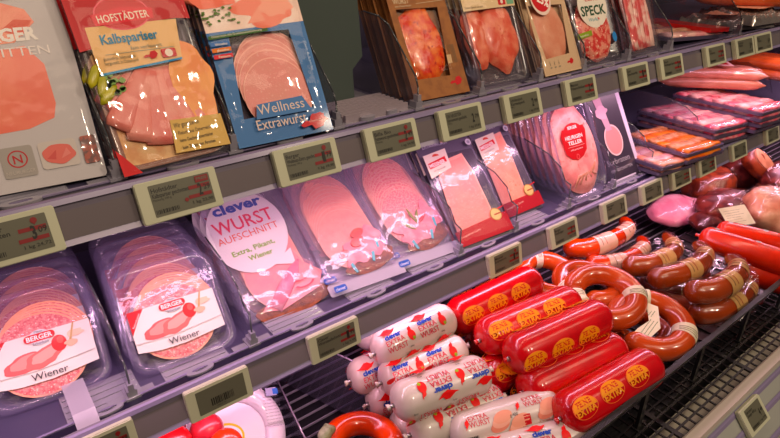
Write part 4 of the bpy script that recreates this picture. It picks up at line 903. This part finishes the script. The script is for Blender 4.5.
rolls([((378, 352), (448, 318), .836, 8, False, 'white printed sausage roll on top at the rear, its clip end beside the red pile'),
       ((388, 380), (458, 350), .800, 8, False, 'white printed sausage roll between the rear top one and the upside down top one'),
       ((403, 402), (478, 374), .826, 20, True, 'white printed sausage roll on top at the front with its lettering upside down'),
       ((422, 430), (490, 402), .775, 20, True, 'white printed sausage roll under the upside down one, lettering upside down too'),
       ((362, 376), (420, 350), .775, 30, False, 'white printed sausage roll with only its left end showing under the rear top one'),
       ((356, 338), (430, 305), .81, 0, False, 'white printed sausage roll farthest back under the lower rail'),
       ((378, 400), (440, 372), .740, 50, False, 'white printed sausage roll low in the pile whose clip end faces the clear pane'),
       ((372, 384), (440, 352), .715, 15, False, 'white printed sausage roll at the bottom of the pile close to the deck'),
       ((400, 428), (470, 400), .715, 80, False, 'white printed sausage roll at the very bottom below the upside down ones')],
      lambda lb, M: sausage_roll(lb, 'sausage_roll', M, .175, .0335, M_RW, print_white, 'white printed sausage rolls'))
a, b = at(462, 432, 'z', .775), at(545, 408, 'z', .775)
c_ = (a + b) / 2; d_ = (b - a).normalized()
sausage_roll('cream sausage roll printed with pink slice pictures in the front row', 'sausage_roll', roll_frame(c_ - d_ * .1, c_ + d_ * .1), .20, .0335, M_RW, print_slices, None)
a, b = at(500, 455, 'z', .76), at(560, 440, 'z', .76); c_ = (a + b) / 2; d_ = (b - a).normalized()
sausage_roll('cream sausage roll mostly cut off at the bottom, before the slice picture roll', 'sausage_roll', roll_frame(c_ - d_ * .1, c_ + d_ * .1), .19, .032, M_RW, print_white, None)

# ---------------------------------------------------------------- ring sausages
LBL = pm('cream_ring_label', 'e4d8bc', .5, col2='d8ccae', scale=20)
def ring(label, c, Rr, r, a0, a1, m, bands, rz=0, tx=0, ty=0, group=None, name='ring_sausage', wrap=False, oval=1.0, lblm=None, cat='sausage'):
    M = Matrix.Translation(c) @ Matrix.Rotation(R(rz), 4, 'Z') @ Matrix.Rotation(R(tx), 4, 'X') @ Matrix.Rotation(R(ty), 4, 'Y')
    t = thing(name, label, cat, M=M, group=group); n = 40
    def pt(a): return (math.cos(R(a)) * Rr, math.sin(R(a)) * Rr * oval, 0)
    def tube(mb, b0, b1, rr, mm, k, ends=False, cap=True):
        P = [pt(b0 + (b1 - b0) * i / k) for i in range(k + 1)]; Q = []
        for i in range(k + 1):
            q = 1
            if ends: s_ = min(i, k - i) / k * (abs(b1 - b0) / 360 * 2 * PI * Rr) / r; q = math.sqrt(max(.02, 1 - (1 - min(1, s_ + .08)) ** 2))
            Q.append(rr * q)
        mb.sweep(P, Q, mm, 22, cap=cap)
    mb = MB(); tube(mb, a0, a1, r, m, n, True); mb.build('casing', t)
    for e, s_ in ((a0, -1), (a1, 1)):
        p0 = Vector(pt(e)); d0 = Vector((-math.sin(R(e)), math.cos(R(e)), 0)) * s_
        mb = MB(); mb.sweep([p0 - d0 * .003, p0 + d0 * .004, p0 + d0 * .012], [.003, .0025, .005], m, 8); mb.build('casing_tail', t)
    for i, (b0, b1) in enumerate(bands):
        mb = MB(); tube(mb, b0, b1, r * 1.035, lblm or LBL, 10)
        for q in range(3 if not wrap else 5):
            bb = b0 + (b1 - b0) * (.2 + (.18 if not wrap else .14) * q); P = []
            for k in range(9): th = R(30 + 12 * k); c0 = Vector((math.cos(R(bb)) * Rr, math.sin(R(bb)) * Rr * oval, 0)); rad = Vector((math.cos(R(bb)), math.sin(R(bb)), 0)); P.append(c0 + (rad * math.cos(th) + Vector((0, 0, 1)) * math.sin(th)) * r * 1.04)
            mb.sweep(P, [.0006] * 9, ink('708060' if q % 2 else '50483c'), 4)
        mb.build('paper_band', t, 'cream printed paper band')
    if wrap:      # vacuum film hugging the sausage with a sealed skirt
        mb = MB(); P = [pt(a0 - 8 + (a1 - a0 + 16) * i / 36) for i in range(37)]
        mb.sweep(P, [r * 1.09] * 37, FILM_T, 18, rfun=lambda i, k: 1 + .05 * noise.noise(Vector((i * .4, k * .5, rz))))
        out = blob(0, (Rr * oval) * .35, Rr + r * 1.6, Rr * oval + r * 1.0, .10, 40, seed=abs(rz) * .1 + 1); vs = [(0, Rr * .2, -r * .5)]; 
        for j, k in enumerate((.5, .8, 1)): vs += [(x * k, y * k, -r * .5 + .008 * noise.noise(Vector((x * 40, y * 40, j)))) for x, y in out]
        fs = [(0, 1 + i, 1 + (i + 1) % 40) for i in range(40)]
        for j in range(2): fs += [(1 + j * 40 + i, 1 + (j + 1) * 40 + i, 1 + (j + 1) * 40 + (i + 1) % 40, 1 + j * 40 + (i + 1) % 40) for i in range(40)]
        mb.add(vs, fs, FILM, True); mb.build('vacuum_film', t)
    return t
g = 'orange-brown ring sausages'
t = ring('orange-brown ring sausage nearest the basket rim with cream paper bands', P3(650, 324, .800), .062, .0225, -200, 128, M_CASING_O, [(28, 62), (-85, -62)], rz=10, tx=8, ty=-10, group=g)
mb = MB(); mb.prism([(-.070, .012), (-.058, -.016), (-.015, -.022), (.034, .004), (.030, .026), (-.012, .002), (-.044, .010)], .018, .0186, LBL)
A = Art(h=.0187); A.mb = mb; A.lines(-.055, .0, .05, 3, .006, ink('5c7850'), th=.0012); A.lines(.0, .008, .02, 2, .005, ink('5c7850'), th=.0012); A.build('paper_label', t, 'folded cream paper label')
ring('orange-brown ring sausage behind the top red roll with a thick arc and a grey band', P3(604, 296, .828), .060, .0225, -190, 140, M_CASING_O, [(150 - 360, 178 - 360), (-40, -20)], rz=-10, tx=12, ty=-8, group=g)
ring('orange-brown ring sausage in the middle with a white band, behind the red rolls', P3(588, 284, .815), .056, .0205, -180, 150, M_CASING_O, [(130, 148)], rz=30, tx=6, group=g)
ring('orange-brown ring sausage farthest left, partly under the lower rail', P3(548, 276, .815), .055, .020, -180, 150, M_CASING_O, [(60, 84)], rz=0, tx=12, group=g)
ring('orange-brown ring sausage low in the pile beneath the one nearest the rim', P3(640, 330, .745), .055, .021, -180, 140, M_CASING_O, [(60, 84)], rz=60, group=g)
g = 'orange vacuum packed sausage rings'; RED_B = pm('red_cream_band', 'e8c8b0', .4, col2='e0b8a0', scale=20)
def crescent(label, px, z, r, m, bands, group, lm, r_tip=.6, seed=1):
    Q = [at(x, y, 'z', z) for x, y in px]; c = sum(Q, Vector()) / len(Q)
    Q = [q - c for q in Q]; Q = [Q[0] * 2 - Q[1]] + Q + [Q[-1] * 2 - Q[-2]]; P = []
    for i in range(1, len(Q) - 2):
        for k in range(8):
            t = k / 8; a_, b_, c_, d_ = Q[i-1], Q[i], Q[i+1], Q[i+2]
            P.append(.5 * (2 * b_ + (c_ - a_) * t + (2 * a_ - 5 * b_ + 4 * c_ - d_) * t * t + (3 * b_ - a_ - 3 * c_ + d_) * t ** 3))
    P.append(Q[-2]); n = len(P); T = sum((P[i+1] - P[i]).length for i in range(n - 1)); acc = [0]
    for i in range(n - 1): acc.append(acc[-1] + (P[i+1] - P[i]).length)
    def rad(i):
        e0, e1 = (acc[i] + .002) / r, (T - acc[i] + .002) / r; q = 1
        for e in (e0, e1 * 1.0): q *= math.sqrt(max(.03, 1 - (1 - min(1, e)) ** 2))
        return r * q * (1 - (1 - r_tip) * (acc[i] / T) ** 3)
    t = thing('curved_sausage', label, 'sausage', loc=c, group=group)
    mb = MB(); mb.sweep(P, [rad(i) for i in range(n)], m, 24); mb.build('casing', t)
    for f0, f1 in bands:
        i0, i1 = [min(range(n), key=lambda i: abs(acc[i] / T - f)) for f in (f0, f1)]
        mb = MB(); mb.sweep(P[i0:i1 + 1], [rad(i) * 1.04 + .0004 for i in range(i0, i1 + 1)], lm, 24, cap=False)
        for q in (1, 2):
            j = i0 + q * max(1, (i1 - i0) // 3)
            if j >= n - 1: continue
            tg = (P[j+1] - P[j-1]).normalized(); bb = tg.cross(Vector((0, 0, 1))).normalized()
            mb.sweep([P[j] + (bb * math.cos(R(g_)) + Vector((0, 0, 1)) * math.sin(R(g_))) * (rad(j) * 1.05 + .0006) for g_ in range(30, 160, 12)], [.0006] * 11, ink('6c5040' if q == 1 else 'a02830'), 4)
        mb.build('paper_band', t, 'cream printed paper band')
    mb = MB(); mb.sweep(P, [rad(i) * 1.10 + .002 for i in range(n)], FILM_V, 20, rfun=lambda i, k: 1 + .05 * noise.noise(Vector((i * .35, k * .6, seed))))
    sk = []; fs = []; w2 = r + .014
    for i in range(n):
        tg = (P[min(i+1, n-1)] - P[max(i-1, 0)]).normalized(); bb = tg.cross(Vector((0, 0, 1))).normalized()
        for k in range(7): u = (k / 6 - .5) * 2; sk.append(P[i] + bb * (w2 * u + .004 * noise.noise(Vector((i * .3, k, seed)))) + Vector((0, 0, -r * .25 + .006 * noise.noise(Vector((i * .5, k * .9, seed + 3))))))
    for i in range(n - 1): fs += [(i * 7 + k, i * 7 + k + 1, i * 7 + k + 8, i * 7 + k + 7) for k in range(6)]
    mb.add(sk, fs, FILM_V, True); mb.build('vacuum_film', t)
    return t
FILM_V = clear('vacuum_film', haze=.0, rough=.08, refl=.03, bump=.3, bscale=45)
crescent('orange vacuum packed sausage on top, directly below the lower rail', [(563, 246), (586, 248), (613, 239), (628, 228), (622, 219)], .80, .023, M_CASING_T, [(.28, .48), (.62, .82)], g, RED_B, seed=2)
crescent('orange vacuum packed sausage beneath the top one, nearer the brown ones', [(585, 262), (606, 265), (628, 260), (643, 248), (640, 238)], .772, .023, M_CASING_T, [(.2, .4), (.58, .8)], g, RED_B, seed=3)
crescent('orange vacuum packed sausage lowest in the orange pile behind the ring sausages', [(560, 262), (582, 268), (604, 270), (622, 262)], .745, .022, M_CASING_T, [(.3, .5)], g, RED_B, seed=4)
g = 'brown vacuum packed sausages'; TL_ = pm('tan_label', 'c8a068', .45, col2='b88c58', scale=30); M_CASING_D = pm('dark_brown_casing', '7c3016', .3, col2='5c2010', scale=18, coat=.4)
crescent('brown vacuum packed curved sausage nearest the orange ones', [(623, 266), (648, 265), (669, 256), (674, 246), (664, 234)], .805, .024, M_CASING_B, [(.32, .50), (.66, .82)], g, TL_, .45, 5)
crescent('brown vacuum packed curved sausage in the middle of the brown pile', [(650, 280), (675, 275), (698, 265), (705, 253), (694, 243)], .815, .024, M_CASING_B, [(.32, .50), (.66, .82)], g, TL_, .5, 6)
crescent('brown vacuum packed curved sausage on top at the basket rim', [(685, 291), (711, 291), (733, 279), (738, 267), (727, 256)], .828, .025, M_CASING_B, [(.34, .52), (.66, .82)], g, TL_, .5, 7)
crescent('brown vacuum packed curved sausage underneath at the basket rim', [(690, 313), (716, 311), (738, 299), (748, 286), (742, 276)], .780, .025, M_CASING_B, [(.34, .50), (.66, .80)], g, TL_, .6, 8)
crescent('dark brown vacuum packed sausage low behind the nearest orange-brown ring', [(648, 296), (668, 304), (690, 306), (706, 300)], .765, .024, M_CASING_D, [(.7, .85)], g, TL_, .8, 9)
crescent('dark brown vacuum packed sausage buried beneath the middle one', [(640, 280), (664, 288), (690, 284), (706, 272)], .750, .024, M_CASING_D, [(.4, .55)], g, TL_, .8, 10)
# long red-orange sausages
def long_saus(label, a, b, r, m):
    ax = (b - a); L_ = ax.length; M = roll_frame(a, b); M.translation = (a + b) / 2
    t = thing('long_sausage', label, 'sausage', M=M, group='long orange-red sausages'); pr = roll_profile(L_, r)
    mb = MB(); mb.sweep([(x, 0, 0) for x, q in pr], [max(q, .3 * r) for x, q in pr], m, 28)
    fn = lambda u, v, h: (u, math.sin(v / r) * (r + h), math.cos(v / r) * (r + h)); A = Art(fn, .0003); A.mb = mb
    for k in range(2): A.disc(-L_ * .36 + k * L_ * .4, .008, .006, .006, ink('b0a090')); A.text('Krainer', -L_ * .3 + k * L_ * .4, -.006, .008, ink('a83018'), w=.04)
    A.build('casing', t)
    for s_ in (-1, 1): mb = MB(); mb.sweep([(s_ * (L_ / 2 - .002), 0, 0), (s_ * (L_ / 2 + .004), 0, 0), (s_ * (L_ / 2 + .010), 0, 0)], [.006, .003, .005], m, 10); mb.build('casing_tail', t)
def seg_(p0, p1, z, Lr):
    a = P3(*p0, z); b = P3(*p1, z); return a, b + (b - a).normalized() * Lr
a, b = seg_((700, 236), (780, 262), .815, .05); long_saus('long orange-red sausage lying in front, pointing out of the picture at the right', a, b, .030, M_CASING_R)
a, b = seg_((716, 230), (780, 246), .800, .05); long_saus('long orange-red sausage just behind the front one', a, b, .030, M_CASING_R)
a, b = seg_((730, 264), (780, 281), .770, .03); long_saus('long orange-red sausage beneath the others beside the basket rim', a, b, .030, M_CASING_R)
# hams at the rear of the deck
def piece(label, c, rx, ry, hz, m, seed, name='ham_piece', tilt=(0, 0, 0), cat='ham', face=None, amp=.15, group=None, filmed=True):
    M = Matrix.Translation(c) @ Matrix.Rotation(R(tilt[2]), 4, 'Z') @ Matrix.Rotation(R(tilt[0]), 4, 'X') @ Matrix.Rotation(R(tilt[1]), 4, 'Y')
    t = thing(name, label, cat, M=M, group=group)
    def surf(mb, k, mm, amp2):
        n, rg = 36, 16; vs = []; fs = []
        out = blob(0, 0, rx, ry, amp, n, seed)
        for j in range(rg + 1):
            ph = -PI / 2 + PI * j / rg; cr, sr = max(0, math.cos(ph)) ** .6, math.sin(ph)
            for i in range(n):
                x, y = out[i]; q = 1 + amp2 * noise.noise(Vector((x * 30 * cr, y * 30 * cr, sr * 2 + seed)))
                vs.append((x * cr * k * q, y * cr * k * q, sr * hz * k * q))
        for j in range(rg):
            for i in range(n): fs.append((j * n + i, j * n + (i + 1) % n, (j + 1) * n + (i + 1) % n, (j + 1) * n + i))
        mb.add(vs, fs, mm, True)
    mb = MB(); surf(mb, 1, m, .08); mb.build('meat', t)
    if face:
        mb = MB(); o_ = blob(0, 0, rx * .72, ry * .72, amp, 36, seed); mb.prism(o_, hz * .80, hz * 1.0, face); mb.build('cut_face', t)
    if filmed: mb = MB(); surf(mb, 1.05, FILM, .25); mb.build('vacuum_film', t)
    return t
PHAM = meat('pink_cooked_ham', 'e888a4', 'f6b4c8', 18); BHAM = pm('smoked_brown_rind', 'a04828', .4, col2='6c2c1c', scale=30, bump=.5, bscale=60, coat=.4); DHAM = pm('dark_smoked_rind', '5c2426', .4, col2='8a3c34', scale=24, bump=.5, bscale=50, coat=.4)
TANF = meat('tan_marbled_face', 'cc8468', 'e8b090', 22, .4, .6)
piece('pink cooked ham piece in clear film lying on the dark deck under the lower rail', P3(672, 212, .715) + Vector((.02, 0, 0)), .10, .058, .022, PHAM, 3, tilt=(22, 0, -15), amp=.12)
piece('round brown smoked ham in film behind the pink ham, just below the rail', P3(722, 192, .74) + Vector((.02, .05, 0)), .085, .075, .060, BHAM, 5)
piece('dark smoked ham in film at the rear right below the rail', P3(750, 182, .74) + Vector((.1, .08, 0)), .12, .085, .060, DHAM, 7)
piece('cut sausage end showing a pale orange face below the right rail tag', P3(757, 164, .80) + Vector((.0, .0, 0)), .035, .062, .03, BHAM, 2, face=TANF, tilt=(42, -25, 25), amp=.05, cat='sausage', name='cut_sausage', filmed=False)
piece('dark smoked bacon piece in crinkled film with a cream label, right of the pink ham', P3(732, 212, .74) + Vector((.02, .02, 0)), .10, .075, .040, DHAM, 9, tilt=(10, 0, -20))
piece('pale marbled meat piece in film at the right edge behind the long sausages', P3(776, 212, .75), .11, .085, .045, TANF, 12, tilt=(20, 0, 10))
piece('dark red smoked meat piece in film at the right edge under the last rail tag', P3(790, 180, .76), .11, .08, .05, DHAM, 15)
piece('small dark ham knuckle in film between the pink ham and the bacon piece', P3(706, 222, .72), .05, .04, .022, DHAM, 19)
mb = MB(); A = Art(h=0); c = P3(737, 216, .785); A.rect(-.045, -.03, .045, .03, LBL, n=3); A.lines(-.035, .018, .06, 6, .007, ink('706050')); o = A.mb.build('price_sticker'); o.matrix_world = Matrix.Translation(c) @ Matrix.Rotation(R(-20), 4, 'Z') @ Matrix.Rotation(R(35), 4, 'X'); tag(o, 'cream paper sticker on the dark smoked bacon piece', 'label')
# deck fill behind the sausages at the right: more hams beyond the frame edge
# ---------------------------------------------------------------- left bottom group
t = thing('sausage_tub', 'round white printed plastic pack with a yellow ring logo at the lower left', 'sausage pack', M=Matrix.Translation(P3(238, 432, .755)) @ Matrix.Rotation(R(-18), 4, 'Z') @ Matrix.Rotation(R(34), 4, 'X') @ Matrix.Rotation(R(24), 4, 'Y'))
WT = pm('white_pack_print', 'dccfe0', .35, coat=.4)
mb = MB(); mb.prism(ell(0, 0, .085, .085, n=56), -.035, 0, WT, side=pm('pink_pack_side', 'ec9098', .4)); mb.sweep([(math.cos(a / 56 * 2 * PI) * .066, math.sin(a / 56 * 2 * PI) * .066, 0) for a in range(57)], [.018] * 57, WT, 14, .55); mb.build('pack_body', t)
A = Art(h=.0012); A.disc(-.02, -.005, .030, .022, ink('f0c020')); A.disc(-.02, -.005, .026, .018, paper('e8e0e8')); A.text('Wiesbauer'[:0] + 'Yul', -.02, -.012, .014, ink('3858a8'), anchor='c', w=.03, bold=.02)
A.build('printed_logo', t); A = Art(h=.0108)
for q in range(10): A.text('Zutaten: Schweinefleisch, Speck, Wasser, Salz', .048 + .0 * q, .046 - q * .0055, .0026, ink('706880'), w=.03)
A.rect(.055, .048, .075, .062, ink('a8a4c8')); A.rect(.068, .050, .078, .060, ink('2c68c0')); A.build('printed_label', t)
REDB = pm('bright_red_wrap', 'e01c24', .25, col2='d0141c', scale=10, coat=.6)
def ball(label, px, py, z, r, m, net=False):
    loc = P3(px, py, z)
    mb = MB(); P = [(0, 0, -r + 2 * r * k / 14) for k in range(15)]; Q = [max(.002, r * math.sqrt(max(0, 1 - (2 * k / 14 - 1) ** 2))) for k in range(15)]
    mb.sweep(P, Q, m, 28, nref=(0, 1, 0), rfun=(lambda i, k: 1 + .03 * math.sin(k * 2 * PI / 28 * 14)) if net else None); o = mb.build('sausage_ball'); o.location = loc; tag(o, label, 'sausage', None if net else 'red wrapped sausage balls')
ball('bright red wrapped ball peeking out under the lower rail at the left', 172, 445, .80, .030, REDB)
ball('ribbed red wrapped ball beside the barcode tag', 207, 430, .79, .026, pm('ribbed_red_wrap', 'd03848', .3, col2='b82838', scale=40, coat=.5), True)
ball('orange-red wrapped ball in front of the white round pack', 226, 446, .80, .026, pm('orange_red_wrap', 'e84420', .25, coat=.6))
ring('orange ring sausage with a grey-green knot, front left on the deck at the bottom edge', P3(362, 446, .735), .052, .020, -150, 160, M_CASING_T, [], rz=100, tx=5, group=None)
mb = MB()
mb.sweep([(-.016, 0, 0), (-.006, .004, .003), (.008, .006, .004), (.018, .0, 0)], [.006, .011, .010, .004], pm('grey_green_knot', 'a8b090', .4, col2='889070', scale=60, bump=.5), 14, rfun=lambda i, k: 1 + .12 * math.sin(k * 4)); o = mb.build('sausage_knot'); o.matrix_world = Matrix.Translation(P3(328, 436, .76)) @ Matrix.Rotation(R(20), 4, 'Z'); tag(o, 'grey-green folded casing end lying at the bottom edge next to the orange ring', 'casing')
# clear pane beside the white tub
a_ = P3(283, 392, .74); b_ = P3(305, 438, .74); dd = b_ - a_; M = Matrix.Translation((b_.x, b_.y, z3)) @ Matrix.Rotation(math.atan2(dd.y, dd.x) + PI, 4, 'Z')
d = thing('basket_divider', 'clear pane beside the white round pack at the lower left', 'shelf divider', M=M); mb = MB(); mb.box(-.05, -.001, 0, .2, .001, .08, DIV); mb.build('panel', d); mb = MB(); mb.sweep([(-.05, 0, .08), (.2, 0, .08)], [.0015] * 2, MATS['bright_edge'], 6); mb.build('panel_edge', d)

# ---------------------------------------------------------------- light
def area(name, loc, rot, sx, sy, power, col, spread=PI):
    l = D.lights.new(name, 'AREA'); l.shape = 'RECTANGLE'; l.size = sx; l.size_y = sy; l.energy = power; l.color = col; l.spread = spread
    o = D.objects.new(name, l); COL.objects.link(o); o.location = loc; o.rotation_euler = rot; return o
area('upper_shelf_light_strip', (1.9, .035, z1 - .036), (R(-12), 0, 0), 5.0, .02, 9, (1, .58, .77))
area('middle_shelf_light_strip', (1.9, .03, z2 - .036), (R(12), 0, 0), 5.0, .02, 5, (1, .50, .70))
area('store_ceiling_light', (1.0, -1.5, 3.1), (R(38), 0, 0), 4.0, .5, 16, (1, .74, .52))
area('canopy_light_strip', (1.9, .0, 2.15), (R(-5), 0, 0), 5.0, .05, 6, (1, .74, .56))
for x, y in ((.45, -2.1), (1.7, -2.3)):
    l = D.lights.new('ceiling_spotlight', 'SPOT'); l.energy = 54; l.spot_size = R(90); l.shadow_soft_size = .05; l.color = (1, .80, .6)
    o = D.objects.new('ceiling_spotlight', l); COL.objects.link(o); o.location = (x, y, 2.9); o.rotation_euler = (R(52), 0, 0)
w = D.worlds.new('store_air'); SC.world = w; w.use_nodes = True; w.node_tree.nodes['Background'].inputs[0].default_value = (.9, .62, .6, 1); w.node_tree.nodes['Background'].inputs[1].default_value = .03
SC.view_settings.view_transform = 'Standard'; SC.view_settings.look = 'None'; SC.view_settings.gamma = 1; SC.view_settings.exposure = .35
SC.cycles.transparent_max_bounces = 24; SC.cycles.max_bounces = 8
